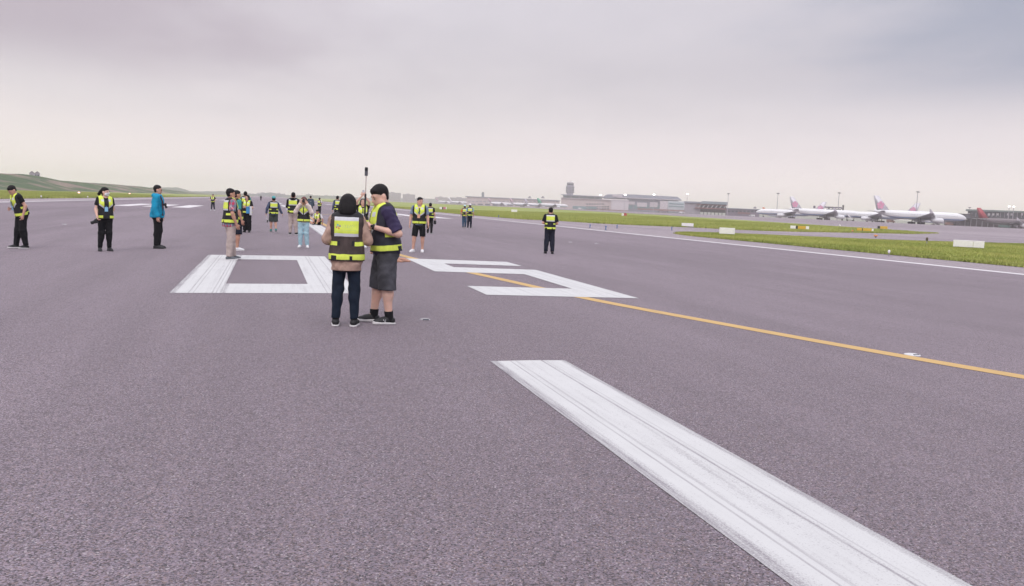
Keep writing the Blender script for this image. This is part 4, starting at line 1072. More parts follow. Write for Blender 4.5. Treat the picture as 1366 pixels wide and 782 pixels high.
def hand_tubes(mb, wr, d, pn, s, side, curl=.35):
    """four bent fingers and a thumb, rooted inside the palm"""
    d = d/np.linalg.norm(d); pn = pn-(pn@d)*d; pn /= np.linalg.norm(pn)+1e-9; w = np.cross(d, pn)*side     # w points to the thumb side
    for k, (off, L) in enumerate(((.030, .072), (.010, .080), (-.011, .074), (-.031, .058))):
        p0 = wr+(d*.055+w*off*.9)*s; L *= s; c = curl*(1+.15*k)
        d1 = d*math.cos(c)+pn*math.sin(c); d2 = d*math.cos(2.1*c)+pn*math.sin(2.1*c)
        p1 = p0+d*.035*s; p2 = p1+d1*L*.5; p3 = p2+d2*L*.5
        mb.tube([p0, p1, p2, p3, p3+d2*.004*s], [.0105*s, .0100*s, .0092*s, .0078*s, .003*s], 8)
    p0 = wr+(d*.022+w*.022)*s; p1 = p0+(d*.55+w*.75+pn*.25)*.034*s; p2 = p1+(d*.85+w*.3+pn*.4)*.034*s
    mb.tube([p0, p1, p2, p2+(p2-p1)*.1], [.0135*s, .0115*s, .009*s, .004*s], 8)

GRP = 'people standing about on the runway'
def person(label, px, py, H, phi, vox=.018, skin=SKIN, hair=HAIR, hstyle='short', female=False, g=1., gy=1., lean=0., side=0., twist=0., hyaw=0., hpit=0., hs=1.04, chub=0., lg=1.,
           el=((-.25, -.03, 1.12), (.25, -.03, 1.12)), wr=((-.27, .05, .875), (.27, .05, .875)), kn=None, an=None, root=(0, 0, 0), ft=(8, 8), hd=(None, None), pn=(None, None), curl=.4,
           top=None, sleeve=.55, hem=.86, top_off=.012, sl_off=.014, vest=None, vhem=.885, jacket=False, collar=None, hood=None,
           leg=None, leghem=.075, legoff=(.018, .02, .022), shoe=None, sole=SOLE, sock=None, cap=None, mask=None, badge=None, glasses=False, skirtlike=False, gender_w=None, at_pt=None, upper_tilt=0.):
    P0 = at_pt if at_pt is not None else G(px, py)
    rt_ = empty('person', tuple(map(float, P0)), -(bearing(P0)+R(phi)), label, 'person', GRP)
    s = H/1.72; rt_.scale = (s, s, s)
    hx = .088 if female else .086; sx = .158 if female else .180
    sx *= (1+(g-1)*.45); root = np.array(root, float)
    kn = kn or ((-.095, .015, .49), (.095, .015, .49)); an = an or ((-.10, -.02, .085), (.10, -.02, .085))
    base = Pose(np.eye(3), root)
    U = compose(base, about(rot('Z', R(twist))@rot('Y', R(side))@rot('X', -R(lean)), (0, 0, .95)))
    Hd = SPose(compose(U, about(rot('Z', R(hyaw))@rot('X', -R(hpit)), (0, -.005, 1.50))), hs, (0, -.005, 1.48))
    hip = [base.p((-hx, 0, .90)), base.p((hx, 0, .90))]; kn = [np.array(k, float) for k in kn]; an = [np.array(a, float) for a in an]
    sh = [U.p((-sx, -.005, 1.385)), U.p((sx, -.005, 1.385))]; el = [U.p(e) for e in el]; wr = [U.p(w) for w in wr]
    g2 = (1+(g-1)*.8)
    tor = [U.RC((0, 0, .94), (0, 0, 1.04), .138*g*(1.04 if female else 1), .128*g*(.92 if female else 1), .74*gy), U.RC((0, .0, 1.04), (0, .005, 1.27), .126*g*(.93 if female else 1), .150*g2, .70*gy),
           U.RC((0, .0, 1.27), (0, -.005, 1.34), .150*g2, .118*g2, .70), U.RC((-sx*.78, -.005, 1.372), (sx*.78, -.005, 1.372), .058, .058, .95)]
    if female: tor.append(U.EL((0, .07, 1.255), (.115, .062, .065)))
    if g > 1.1: tor.append(U.EL((0, .06, 1.07), (.145*g, .115*gy, .15)))
    pel = [base.RC((0, -.01, .90), (0, -.005, .985), .142*g*(1.08 if female else 1), .138*g, .78*gy), base.EL((0, -.045, .90), (.13*g, .085, .085))]
    neck = [U.RC((0, -.018-.008*chub, 1.39), (0, -.004-.008*chub, 1.50), .058*g2+.010*chub, .051*g2+.009*chub)]
    lr = [(.083*g2, .056*g2*lg), (.056*g2*lg, .036*g2*lg)]
    legs = [[RC(hip[i], kn[i], *lr[0]), RC(kn[i], an[i], *lr[1]), EL(kn[i]+(an[i]-kn[i])*.28+np.array([0, -.012, 0]), (.052*g2*lg, .056*g2*lg, .10))] for i in (0, 1)]
    arms = []
    for i in (0, 1):
        e, w = el[i], wr[i]; d = (w-e)/np.linalg.norm(w-e)
        arms.append([RC(sh[i], sh[i]+(e-sh[i])*.15, .060*g2, .054*g2), RC(sh[i], e, .050*g2, .040*g2), RC(e, e+(w-e)*.35, .041*g2, .041*g2), RC(e, w, .040*g2, .0265*g2)])
    # palm: direction and normal
    HB = MB(); palms = []
    for i in (0, 1):
        sg = -1 if i == 0 else 1
        d = (wr[i]-el[i]); d = d/np.linalg.norm(d) if hd[i] is None else np.array(hd[i], float)/np.linalg.norm(hd[i])
        n_ = np.array((-sg*1., .15, 0)) if pn[i] is None else np.array(pn[i], float); n_ = n_-(n_@d)*d; n_ /= np.linalg.norm(n_)
        w_ = np.cross(d, n_); Rm = np.stack([w_, n_, d], 1)
        palms.append(EL(wr[i]+d*.047, (.040, .017, .052), Rm)); hand_tubes(HB, wr[i], d, n_, 1.0, sg if True else 1, curl)
    head = [Hd.EL((0, -.008, 1.612), (.077, .094, .090)), Hd.EL((0, .018, 1.565), (.064, .076, .088)), Hd.RC((0, .040, 1.515), (0, .050, 1.492-.006*chub), .047+.010*chub, .034+.008*chub), Hd.RC((-.035-.008*chub, .015, 1.52), (.035+.008*chub, .015, 1.52), .040+.010*chub, .040+.010*chub)]
    face = [Hd.RC((0, .088, 1.585), (0, .104, 1.555), .008, .0135), Hd.EL((-.080, -.010, 1.568), (.013, .026, .035)), Hd.EL((.080, -.010, 1.568), (.013, .026, .035)), Hd.EL((0, .083, 1.520), (.024, .014, .010)), Hd.RC((-.04, .076, 1.603), (.04, .076, 1.603), .012, .012)]
    feet = []
    for i in (0, 1):
        a_ = R(ft[i])*(-1 if i == 0 else 1); fd = np.array((math.sin(a_), math.cos(a_), 0)); a0 = an[i].copy()
        zf = a0[2]-.085; heel = np.array([a0[0], a0[1], zf+.042])-fd*.035; toe = np.array([a0[0], a0[1], zf+.032])+fd*.165; ball = heel+(toe-heel)*.66
        feet.append((heel, ball, toe, fd, zf))
    footp = [[RC(h_, b_, .036, .040), RC(b_, t_, .040, .026), RC(an[i], b_+np.array([0, 0, .012]), .036, .030)] for i, (h_, b_, t_, fd, zf) in enumerate(feet)]
    def bounds(prims, m):
        lo = np.min([p.bounds()[0] for p in prims], 0)-m; hi = np.max([p.bounds()[1] for p in prims], 0)+m; return lo, hi
    def emit_(F, name, m, parent=rt_, attr=False, extra=None):
        V, Q = F.mesh()
        if len(V) == 0: return None
        if extra is not None and extra.v:
            k = len(V); ev = np.array(extra.v)
            me = mesh_from(name, np.r_[V, ev], [tuple(q) for q in Q.tolist()]+[tuple(j+k for j in f) for f in extra.f], m, True)
        else: me = mesh_from(name, V, Q, m, True)
        if attr:
            L = U.inv(V); L = np.c_[L[:, 0]/(1+(g-1)*.7), L[:, 1], (L[:, 2]-vhem)/(1.455-vhem)]
            a = me.attributes.new('tc', 'FLOAT_VECTOR', 'POINT'); a.data.foreach_set('vector', L.astype(np.float32).ravel())
        return obj(name, me, parent)
    # ---- body
    allp = tor+pel+neck+head+face+[q for l in legs for q in l]+[q for a in arms for q in a]+palms+[q for f in footp for q in f]
    F = Field(*bounds(allp, .02), min(vox, .016))
    for p in tor: F.union(p, 0, .05)
    for p in pel: F.union(p, 0, .06)
    for l in legs:
        for p in l: F.union(p, 0, .03)
    for a in arms:
        for p in a: F.union(p, 0, .02)
    for p in palms: F.union(p, 0, .014)
    for f in footp:
        for p in f: F.union(p, 0, .015)
    F.union(neck[0], 0, .04)
    for p in head: F.union(p, 0, .025)
    for p in face: F.union(p, 0, .012)
    emit_(F, 'body', skin, extra=HB)
    # ---- hair
    hp = Hd.EL((0, -.012, 1.622), (.0815, .0990, .0945)) if hstyle not in ('bob', 'long') else Hd.EL((0, -.014, 1.619), (.084, .101, .098)); F = None
    if hstyle in ('short', 'bob', 'long', 'tail'):
        ex = []
        if hstyle == 'bob': ex = [Hd.RC((0, -.022, 1.60), (0, -.040, 1.53), .100, .106, .84), Hd.RC((0, -.05, 1.53), (0, -.06, 1.485), .100, .094, .66)]
        if hstyle == 'long': ex = [Hd.RC((0, -.03, 1.60), (0, -.055, 1.45), .096, .085, .75), Hd.RC((-.075, .0, 1.55), (-.095, .03, 1.30), .036, .026), Hd.RC((.075, .0, 1.55), (.095, .03, 1.30), .036, .026), U.RC((0, -.08, 1.45), (0, -.12, 1.27), .095, .06, .5)]
        if hstyle == 'tail': ex = [Hd.RC((0, -.115, 1.60), (0, -.155, 1.53), .034, .040), U.RC((0, -.16, 1.53), (0, -.135, 1.36), .040, .016)]
        F = Field(*bounds([hp]+ex, .02), min(vox, .012)); F.union(hp, 0, .02)
        q = Hd.p((0, .045, 1.585)); nn = Hd.M@np.array((0, .74, -.67))
        if hstyle == 'bob' or hstyle == 'long':
            for p in ex: F.union(p, 0, .03)
            F.cut(Hd.EL((0, .085, 1.555), (.066, .085, .098)))
            wrinkle(F, .0013, 4, .03)
            if hstyle == 'bob': F.plane(Hd.p((0, -.05, 1.455)), Hd.M@np.array((0, .1, -1.)))
        else:
            F.union(Hd.EL((0, -.041, 1.562), (.068, .047, .060)), 0, .02)
            F.union(Hd.RC((-.036, .050, 1.660), (.036, .052, 1.662), .022, .022), 0, .03); wrinkle(F, .0018, 5, .022)
            F.cut(Hd.EL((0, .078, 1.536), (.20, .080, .094))); F.plane(Hd.p((0, -.06, 1.512)), Hd.M@np.array((0, .3, -1.)))
            for p in ex: F.union(p, 0, .015)
        emit_(F, 'hair', hair)
    # ---- small face parts
    if vox <= .02 or hstyle != 'none':
        def dot(name, c, r, m):
            MB_ = MB().ball((0, 0, 0), r, 10, 6); V = np.array(MB_.v)*hs@Hd.M.T+Hd.p(c); obj(name, mesh_from(name, V, MB_.f, m, True), rt_)
        for sx_ in (-1, 1):
            dot('eye', (sx_*.031, .0845, 1.580), (.0125, .006, .006), EYE_D); dot('eyebrow', (sx_*.032, .0875, 1.606), (.019, .006, .0045), HAIR)
        if not mask: dot('mouth', (0, .0965, 1.521), (.021, .005, .005), LIP)
        if glasses:
            for sx_ in (-1, 1): dot('spectacle_lens', (sx_*.033, .097, 1.578), (.026, .004, .020), mat('spectacle_tint', (.05, .04, .05), .2))
    if mask:
        F = Field(*bounds([Hd.EL((0, .06, 1.525), (.075, .07, .065))], .02), .010)
        for p in head: F.union(p, .009, .02)
        F.union(face[0], .008, .02); lo = Hd.p((0, .05, 1.566)); F.plane(lo, Hd.M@np.array((0, -.15, 1))); F.plane(Hd.p((0, .02, 1.5)), Hd.M@np.array((0, -1, .1))); F.plane(Hd.p((0, .05, 1.478)), Hd.M@np.array((0, 0, -1)))
        emit_(F, 'face_mask', mask)
    if cap:
        pr = [Hd.EL((0, -.010, 1.628), (.094, .112, .104)), Hd.EL((0, .105, 1.648), (.075, .075, .012))]
        F = Field(*bounds(pr, .02), min(vox, .012)); F.union(pr[0], 0, .01); F.plane(Hd.p((0, 0, 1.632)), Hd.M@np.array((0, .12, -1))); F.union(pr[1], 0, .008); emit_(F, 'cap', cap)
    # ---- top with sleeves
    if top:
        slp = []
        for i in (0, 1):
            if sleeve <= 1: slp += [RC(sh[i], sh[i]+(el[i]-sh[i])*sleeve, .058*g2, .053*g2, flat=True)]
            else:
                w_ = el[i]+(wr[i]-el[i])*min(1., sleeve-1)
                slp += [RC(sh[i], el[i], .056*g2, .046*g2), RC(el[i], w_, .046*g2, .035*g2, flat=True)]
        pr = tor+slp+pel
        F = Field(*bounds(pr, top_off+.03), vox)
        for p in tor: F.union(p, top_off, .05)
        for p in pel: F.union(p, top_off+.008, .06)
        for p in slp: F.union(p, sl_off, .022)
        if hem < .85: F.union(base.RC((0, -.015, .97), (0, -.02, hem-.05), .140*g*(1.08 if female else 1.02), .158*g*(1.10 if female else 1.02), .82*gy), top_off*.9, .05)
        wrinkle(F, .0070 if vox < .012 else .005, len(label), .075)
        hz = U.p((0, 0, hem)); F.plane(hz, U.M@np.array((0, 0, -1.)))
        F.cut(U.RC((0, .0, 1.42), (0, .02, 1.56), .064*g2, .09*g2))
        if collar: F.cut(U.EL((0, .10, 1.42), (.045, .06, .06)))
        emit_(F, 'jacket' if jacket else 'shirt', top)
        if collar:
            c_ = U.RC((0, -.012, 1.405), (0, .004, 1.452), .078*g2, .066*g2); F = Field(*bounds([c_], .02), min(vox, .012)); F.union(c_, 0, .01); F.cut(U.RC((0, -.01, 1.38), (0, .01, 1.52), .058*g2, .058*g2)); F.plane(U.p((0, 0, 1.452)), U.M@np.array((0, -.2, 1.))); emit_(F, 'collar', collar)
    if hood:
        h_ = [U.EL((0, -.085, 1.435), (.115, .075, .065)), U.RC((-.085, -.02, 1.43), (.085, -.02, 1.43), .045, .045)]
        F = Field(*bounds(h_, .02), min(vox, .014)); [F.union(p, 0, .03) for p in h_]; F.cut(U.RC((0, .01, 1.40), (0, .02, 1.56), .062, .075)); emit_(F, 'hood', hood)
    # ---- vest
    if vest:
        vo = top_off+(.030 if vox < .012 else .024)
        F = Field(*bounds(tor+pel, vo+.03), min(vox, .016))
        for p in tor: F.union(p, vo, .05)
        for p in pel: F.union(p, vo+.006, .06)
        wrinkle(F, .003, len(label)+7, .12)
        F.plane(U.p((0, 0, vhem)), U.M@np.array((0, 0, -1.)))
        F.cut(U.RC((0, .0, 1.40), (0, .02, 1.58), .072*g2, .10*g2)); F.cut(U.RC((0, .10, 1.335), (0, .09, 1.46), .012, .07))
        for i in (0, 1):
            sg = -1 if i == 0 else 1
            F.cut(RC(sh[i]+U.M@np.array((sg*.046, 0, .0)), sh[i]+U.M@np.array((sg*.046, 0, 0))+(el[i]-sh[i])*.40, .066*g2, .060*g2)); F.cut(U.RC((sg*(sx+.056), -.005, 1.40), (sg*(sx+.050), -.005, 1.22), .052, .045))
        emit_(F, 'vest', vest, attr=True)
    # ---- legwear
    if leg:
        o0, o1, o2 = legoff; pr = list(pel); L2 = []
        for i in (0, 1):
            long_ = leghem < .4
            if long_:
                zend = an[i]+(kn[i]-an[i])*((leghem-.085)/.405) if leghem > .085 else an[i]
                L2 += [RC(hip[i], kn[i], .083*g2+o0, .056*g2+o1), RC(kn[i], zend, .056*g2+o1, .036*g2+o2, flat=True), EL(kn[i], np.full(3, .057*g2*lg+o1)), EL(legs[i][2].c, legs[i][2].r+max(o1, .016))]
            else:
                t = (.90-leghem)/(.90-.49)
                e_ = hip[i]+(kn[i]-hip[i])*min(t, 1)+(an[i]-kn[i])*max(0, (t-1))
                L2 += [RC(hip[i], e_, .083*g2+o0, .070*g2+o2, flat=True)]
        F = Field(*bounds(pr+L2, .04), vox)
        for p in pel: F.union(p, max(o0*.7, .015), .06)
        for p in L2: F.union(p, 0, .03 if leghem < .4 else .010)
        wrinkle(F, .0045, len(label)+3)
        F.plane(base.p((0, 0, 1.0)), (0, 0, 1.)); emit_(F, 'shorts' if leghem > .4 else 'trousers', leg)
    if sock:
        for i in (0, 1):
            p = RC(an[i]+np.array([0, -.005, -.03]), an[i]+(kn[i]-an[i])*.20, .044*lg, .047*g2*lg, flat=True); F = Field(*bounds([p], .02), .012); F.union(p, 0, .01); emit_(F, 'sock', sock)
    if shoe:
        for i, (h_, b_, t_, fd, zf) in enumerate(feet):
            pr = [RC(h_+np.array([0, 0, .008]), b_, .045, .047), RC(b_, t_, .047, .036), RC(an[i]+np.array([0, 0, -.012]), b_+np.array([0, 0, .012]), .046, .036)]
            vx = min(vox, .013)
            F = Field(*bounds(pr, .02), vx); [F.union(p, 0, .02) for p in pr]; F.plane((0, 0, zf+.016), (0, 0, -1.)); F.plane(an[i]+np.array([0, 0, .018]), (0, -.35, 1.)); so = emit_(F, 'shoe', shoe)
            pr = [RC(h_*[1, 1, 0]+[0, 0, zf+.014]-fd*.004, b_*[1, 1, 0]+[0, 0, zf+.014], .050, .052), RC(b_*[1, 1, 0]+[0, 0, zf+.014], t_*[1, 1, 0]+[0, 0, zf+.014]+fd*.004, .052, .041)]
            F = Field(*bounds(pr, .02), vx*.8); [F.union(p, 0, .01) for p in pr]; F.plane((0, 0, zf+.030), (0, -.10, 1.)); F.plane((0, 0, zf+.001), (0, 0, -1.)); emit_(F, 'sole', sole, so)
    if badge:
        cz = U.p((0.01, .165*gy*g+.012, 1.13)); V = MB().box(-.042, -.004, -.060, .042, .004, .060, .003); obj('badge', mesh_from('badge', np.array(V.v)@U.M.T+cz, V.f, badge), rt_)
        mb_ = MB(); mb_.tube([U.p((-.062, .03, 1.43)), U.p((-.04, .125*gy*g+.03, 1.30)), cz+U.M@np.array((0, 0, .06))], .005, 6); mb_.tube([U.p((.062, .03, 1.43)), U.p((.05, .125*gy*g+.03, 1.30)), cz+U.M@np.array((0, 0, .06))], .005, 6)
        mb_.build('lanyard', mat('lanyard_blue', (.10, .20, .42), .7), rt_)
    def world(p): 
        a = rt_.rotation_euler[2]; p = np.array(p)*s; return np.array([P0[0]+p[0]*math.cos(a)-p[1]*math.sin(a), P0[1]+p[0]*math.sin(a)+p[1]*math.cos(a), P0[2]+p[2]])
    rt_info = dict(root=rt_, wr=[world(w) for w in wr], el=[world(e) for e in el], world=world, U=U, Hd=Hd, s=s)
    return rt_info

# ---- clothing colours
C_TAN = fabric('tan_shirt', (.42, .285, .238), .22); C_NAVY = fabric('navy_tee', (.045, .035, .085)); C_BLACK = fabric('black_cloth', (.012, .012, .015)); C_DARKJ = fabric('dark_blue_jeans', (.012, .019, .036))
C_SHORTG = fabric('charcoal_shorts', (.068, .068, .082), .3); C_BLUE = fabric('bright_blue_jacket', (.015, .27, .46)); C_KHAKI = fabric('khaki_trousers', (.44, .36, .345)); C_CREAM = fabric('cream_shirt', (.68, .58, .55))
C_LJEAN = fabric('light_blue_jeans', (.38, .56, .65)); C_WSHOE = mat('white_shoe', (.72, .72, .76), .6, .06, 20); C_BSHOE = mat('black_shoe', (.012, .012, .016), .6, .2, 20); C_GREYB = fabric('grey_blue_shirt', (.20, .25, .36))
C_TEALC = fabric('teal_cap', (.09, .33, .36)); C_DGREEN = fabric('dark_green_shorts', (.055, .065, .065)); C_SLATE = fabric('slate_sleeves', (.075, .095, .16)); C_GREYSHOE = mat('grey_shoe', (.10, .11, .13), .6, .2, 20)
C_TEALS = fabric('teal_shirt', (.06, .26, .25)); C_DNAVY = fabric('dark_navy_trousers', (.018, .021, .036)); C_ORANGE = fabric('orange_sleeves', (.58, .13, .05)); C_SKYB = fabric('sky_blue_shirt', (.22, .46, .60)); C_WHITE = fabric('white_cloth', (.70, .69, .72))
C_CYANC = fabric('pale_cyan_hat', (.50, .68, .72)); C_WOOLR = fabric('rain_jacket_slate', (.06, .085, .12))
PLAID = plaid_mat(); BADGE = mat('badge_blue', (.28, .55, .80), .4, .1, 20); BADGEO = mat('badge_orange', (.70, .38, .26), .5, .1, 20)

# ---- the pair in front
woman = person('woman seen from behind in tan shirt, brown backed yellow vest and dark jeans', 460.5, 434.6, 1.655, 6, vox=.011, skin=SKIN, hstyle='bob', female=True, g=.99, gy=1.0, hs=1.06, hyaw=-6, hpit=8,
    el=((-.255, .0, 1.125), (.262, .0, 1.135)), wr=((-.12, .24, 1.12), (.12, .25, 1.16)), kn=((-.105, .01, .49), (.105, .015, .49)), an=((-.125, -.02, .085), (.115, -.02, .085)), ft=(6, 8), pn=((0, 0, 1), (0, 0, 1)), hd=((.8, .6, .1), (-.7, .7, .1)),
    top=C_TAN, sleeve=1.97, hem=.735, top_off=.020, sl_off=.024, vest=V_MAIN, vhem=.862, collar=C_BLACK, leg=C_DARKJ, leghem=.10, legoff=(.018, .016, .018), shoe=C_BSHOE, sock=C_BLACK)
man = person('stout man in navy tee, yellow vest and charcoal shorts looking down beside the woman', 511.5, 430.8, 1.79, -104, vox=.011, skin=SKIN3, g=1.07, gy=1.10, hs=1.13, chub=1., lg=1.14, lean=5, hyaw=8, hpit=19,
    el=((-.275, -.105, 1.125), (.27, -.02, 1.13)), wr=((-.19, .215, 1.235), (.06, .30, 1.17)), kn=((-.11, .0, .49), (.115, .055, .49)), an=((-.115, -.04, .085), (.125, .10, .085)), ft=(0, 14), pn=((.7, 0, -.5), (-.6, 0, .6)), hd=((.45, .85, .25), (-.5, .8, .2)), curl=.6,
    top=C_NAVY, sleeve=.80, hem=.865, top_off=.018, sl_off=.024, vest=V_NAVY, vhem=.905, collar=C_NAVY, leg=C_SHORTG, leghem=.425, legoff=(.036, .03, .038), shoe=C_BSHOE, sock=C_BLACK)
sh_ = [c for c in man['root'].children if c.name.startswith('shoe')]
em = MB()
for a_, b_ in (((.046, .030), (.040, .072)), ((.040, .072), (.018, .030)), ((.018, .030), (.012, .072))):
    em.tube([(-.115-.0475, .0+a_[0], a_[1]-.004), (-.115-.0460, .0+b_[0], b_[1]-.004)], .0034, 6)
if sh_: em.build('side_emblem', mat('emblem_grey', (.55, .55, .58), .5), sh_[0])
# wrist watch, pole camera and phone
ww = man['wr'][0]; we = man['el'][0]; dv = (ww-we)/np.linalg.norm(ww-we)
wp = ww-dv*.035
r = empty('wrist_watch', wp, 0, 'black watch on the wrist of the man in navy', 'watch')
mb = MB(); mb.tube([-dv*.013, dv*.013], .036, 16); mb.build('strap', C_BSHOE, r)
MB().ball((-.02, -.028, .012), (.022, .012, .020), 10, 6).build('case', C_BSHOE, r)
pa = at(488.9, 223.5, 10.35); pb = at(486.2, 300, 10.35); ax_ = pb-pa
r = empty('pole_camera', pb, -bearing(pb), 'slim black panoramic camera held up on a long pole between the pair', 'camera')
def loc_(p):
    q = p-pb; a = -bearing(pb); return (q[0]*math.cos(a)+q[1]*math.sin(a), -q[0]*math.sin(a)+q[1]*math.cos(a), q[2])
MB().tube([loc_(pb), loc_(pa+ax_*.46)], .0125, 10).build('grip_tube', mat('pole_black', (.02, .02, .03), .5), r)
MB().tube([loc_(pa+ax_*.46), loc_(pa+ax_*.13)], .0055, 8).build('thin_tube', mat('pole_rose', (.42, .33, .33), .4), r)
l = loc_(pa+ax_*.075); cb = MB().box(l[0]-.020, l[1]-.015, l[2]-.052, l[0]+.020, l[1]+.015, l[2]+.056, .006).build('camera_body', mat('camera_grey', (.09, .09, .11), .45), r)
MB().ball((l[0], l[1]-.014, l[2]+.034), (.015, .008, .015), 12, 8).build('lens', C_BSHOE, cb); MB().box(l[0]-.018, l[1]-.0165, l[2]+.012, l[0]+.018, l[1]-.0148, l[2]+.054).build('lens_panel', C_BSHOE, cb)
ph = man['wr'][1]; dcam = np.array([0, 0, EYE])-ph; dcam /= np.linalg.norm(dcam)
r = empty('orange_phone', ph+np.array([-.075, .02, -.03]), -bearing(ph), 'orange cased phone held in the hands of the man in navy', 'phone')
MB().box(-.036, -.006, -.070, .036, .006, .070, .004).build('case', mat('phone_orange', (.55, .17, .10), .5), r); MB().box(-.03, .006, -.062, .03, .0075, .062).build('screen', M_DGLASS, r)

# ---- the others, near to far
p = person('man in black tee bending at the left edge, yellow vest, hand at his pocket', 29.5, 331.5, 1.70, -112, hstyle='short', lean=17, hpit=22, el=((-.235, -.06, 1.13), (.22, .04, 1.12)), wr=((-.225, .07, .905), (.10, .20, 1.12)),
    kn=((-.10, .02, .49), (.11, .05, .49)), an=((-.12, -.05, .085), (.12, .10, .085)), top=C_BLACK, vest=V_STD, leg=C_BLACK, legoff=(.025, .028, .03), shoe=C_BSHOE, badge=BADGE, curl=.6)
p = person('woman with ponytail and white face mask holding a camera low, blue badge on black tee', 140.5, 335, 1.69, 166, hstyle='tail', female=True, skin=SKIN3, hyaw=52, el=((-.22, -.07, 1.13), (.225, .0, 1.12)), wr=((-.12, -.17, .95), (.235, .16, .93)),
    top=C_BLACK, vest=V_FLAP, vhem=.87, leg=C_BLACK, legoff=(.022, .022, .020), shoe=C_BSHOE, sole=C_BSHOE, mask=C_WHITE, badge=BADGE, an=((-.105, -.02, .085), (.13, -.02, .085)), curl=.7)
def camera_thing(pos, az, label, sc=1., up=0):
    r = empty('camera', pos, az, label, 'camera', None); r.rotation_euler = (up, 0, az)
    b_ = MB(); b_.box(-.07, -.035, -.05, .07, .035, .045, .01); b_.prism([(-.03, .04), (.03, .04), (.018, .072), (-.018, .072)], -.03, .03); b_.build('camera_body', C_BSHOE, r)
    MB().tube([(0, .03, 0), (0, .075, 0), (0, .08, 0), (0, .15, 0)], [.036, .038, .043, .045], 14).build('lens', C_BSHOE, r); MB().box(-.088, -.02, -.05, -.066, .05, .045, .006).build('grip', C_BSHOE, r)
    r.scale = (sc, sc, sc); return r
w = p['wr'][1]; camera_thing(w+np.array([-.0, -.07, -.12]), R(85), 'black camera with a long lens hanging from the masked woman\'s hand', .95, -.35)
p = person('man in bright blue jacket and spectacles standing in profile, black trousers', 210.5, 331.5, 1.81, 102, skin=SKIN, g=1.06, gy=1.05, hyaw=12, glasses=True, el=((-.25, -.05, 1.12), (.255, -.03, 1.12)), wr=((-.25, .03, .88), (.265, .04, .865)),
    top=C_BLUE, jacket=True, sleeve=1.96, hem=.835, top_off=.034, sl_off=.028, hood=C_BLUE, leg=C_BLACK, legoff=(.022, .026, .028), shoe=C_BSHOE, sole=C_BSHOE)
q = p['U']; mb = MB(); 
mb.tube([q.p((.10, -.03, 1.465)), q.p((.125, .09, 1.42)), q.p((.155, .155, 1.28)), q.p((.165, .165, 1.10)), q.p((.16, .16, .90))], [.020]*5, 8); o_ = mb.build('strap', fabric('strap_brown', (.06, .03, .035)), p['root'])
c_ = camera_thing(p['world']((0.05, .185, 1.20)), p['root'].rotation_euler[2], 'small black camera hanging at the chest of the blue jacket man', .75, -1.0)
p = person('man in red plaid shirt, yellow vest and khaki trousers standing on the painted zero', 307, 346.6, 1.76, 74, skin=SKIN2, g=1.06, gy=1.04, el=((-.25, -.05, 1.12), (.26, -.03, 1.12)), wr=((-.24, .08, .89), (.27, .07, .865)), kn=((-.09, .05, .49), (.10, -.01, .49)), an=((-.10, .10, .085), (.11, -.06, .085)),
    top=PLAID, sleeve=.72, hem=.80, top_off=.018, sl_off=.022, vest=V_STD, leg=C_KHAKI, legoff=(.028, .032, .036), shoe=C_GREYSHOE, curl=.5)
p = person('man in teal shirt and dark shorts half hidden behind the plaid shirted man', 315.6, 334.5, 1.74, 72, skin=SKIN2, top=C_TEALS, sleeve=.75, vest=V_STD, leg=C_DNAVY, leghem=.47, legoff=(.025, .03, .03), shoe=C_WSHOE, g=1.05)
p = person('long haired woman in vest and wide black trousers holding a blue bag of papers', 329.5, 310, 1.62, 196, vox=.02, hstyle='long', female=True, skin=SKIN, hyaw=-15, el=((-.24, .02, 1.12), (.24, .02, 1.12)), wr=((-.07, .24, 1.14), (.08, .25, 1.16)), top=C_BLACK, sleeve=.6, vest=V_STD, leg=C_BLACK, legoff=(.03, .04, .055), leghem=.06, shoe=C_BSHOE, sole=C_BSHOE, pn=((1, 0, 0), (-1, 0, 0)))
w = p['wr'][0]; r = empty('folder', w+np.array([.05, -.05, -.08]), R(20), 'blue and white folder held by the long haired woman', 'folder')
MB().box(-.10, -.03, -.17, .05, .03, .13, .008).build('blue_cover', mat('folder_blue', (.06, .26, .55), .6), r); MB().box(.052, -.035, -.24, .14, .035, .14, .008).build('white_sheets', C_WHITE, r)
p = person('person in green collar with dark hair standing behind the long haired woman', 327, 303.5, 1.80, 5, vox=.022, top=C_TEALS, vest=V_STD, leg=C_BLACK, shoe=C_BSHOE)
p = person('small faraway person in vest walking across the left side of the runway', 284, 281, 1.60, 200, vox=.024, hstyle='short', top=C_BLACK, sleeve=.6, vest=V_STD, leg=C_DNAVY, shoe=C_WSHOE, kn=((-.12, .03, .49), (.12, .0, .49)), an=((-.19, .02, .085), (.17, -.04, .085)), el=((-.30, .0, 1.15), (.29, .05, 1.15)), wr=((-.25, .16, 1.05), (.24, .22, 1.10)))
p = person('person in teal cap and dark shorts walking away, long slate sleeves', 364.5, 310.4, 1.60, -8, vox=.018, hstyle='short', cap=C_TEALC, g=1.08, el=((-.30, -.03, 1.13), (.28, -.02, 1.12)), wr=((-.33, .02, .90), (.40, .05, .92)), kn=((-.10, .03, .49), (.10, .02, .49)), an=((-.10, .06, .085), (.11, -.12, .12)),
    top=C_SLATE, sleeve=1.95, hem=.84, vest=V_STD, leg=C_DGREEN, leghem=.52, legoff=(.03, .03, .045), shoe=C_GREYSHOE, sock=C_TEALS)
w = p['wr'][0]; r = empty('hand_strap', w+np.array([0, 0, -.06]), 0, 'pale wrist strap with a dark tool hanging from the capped walker\'s hand', 'strap')
MB().tube([(0, 0, 0), (.02, 0, -.14), (.05, 0, -.24)], .012, 6).build('strap', C_WHITE, r); MB().box(.03, -.02, -.34, .075, .02, -.22, .008).build('tool', C_BSHOE, r)
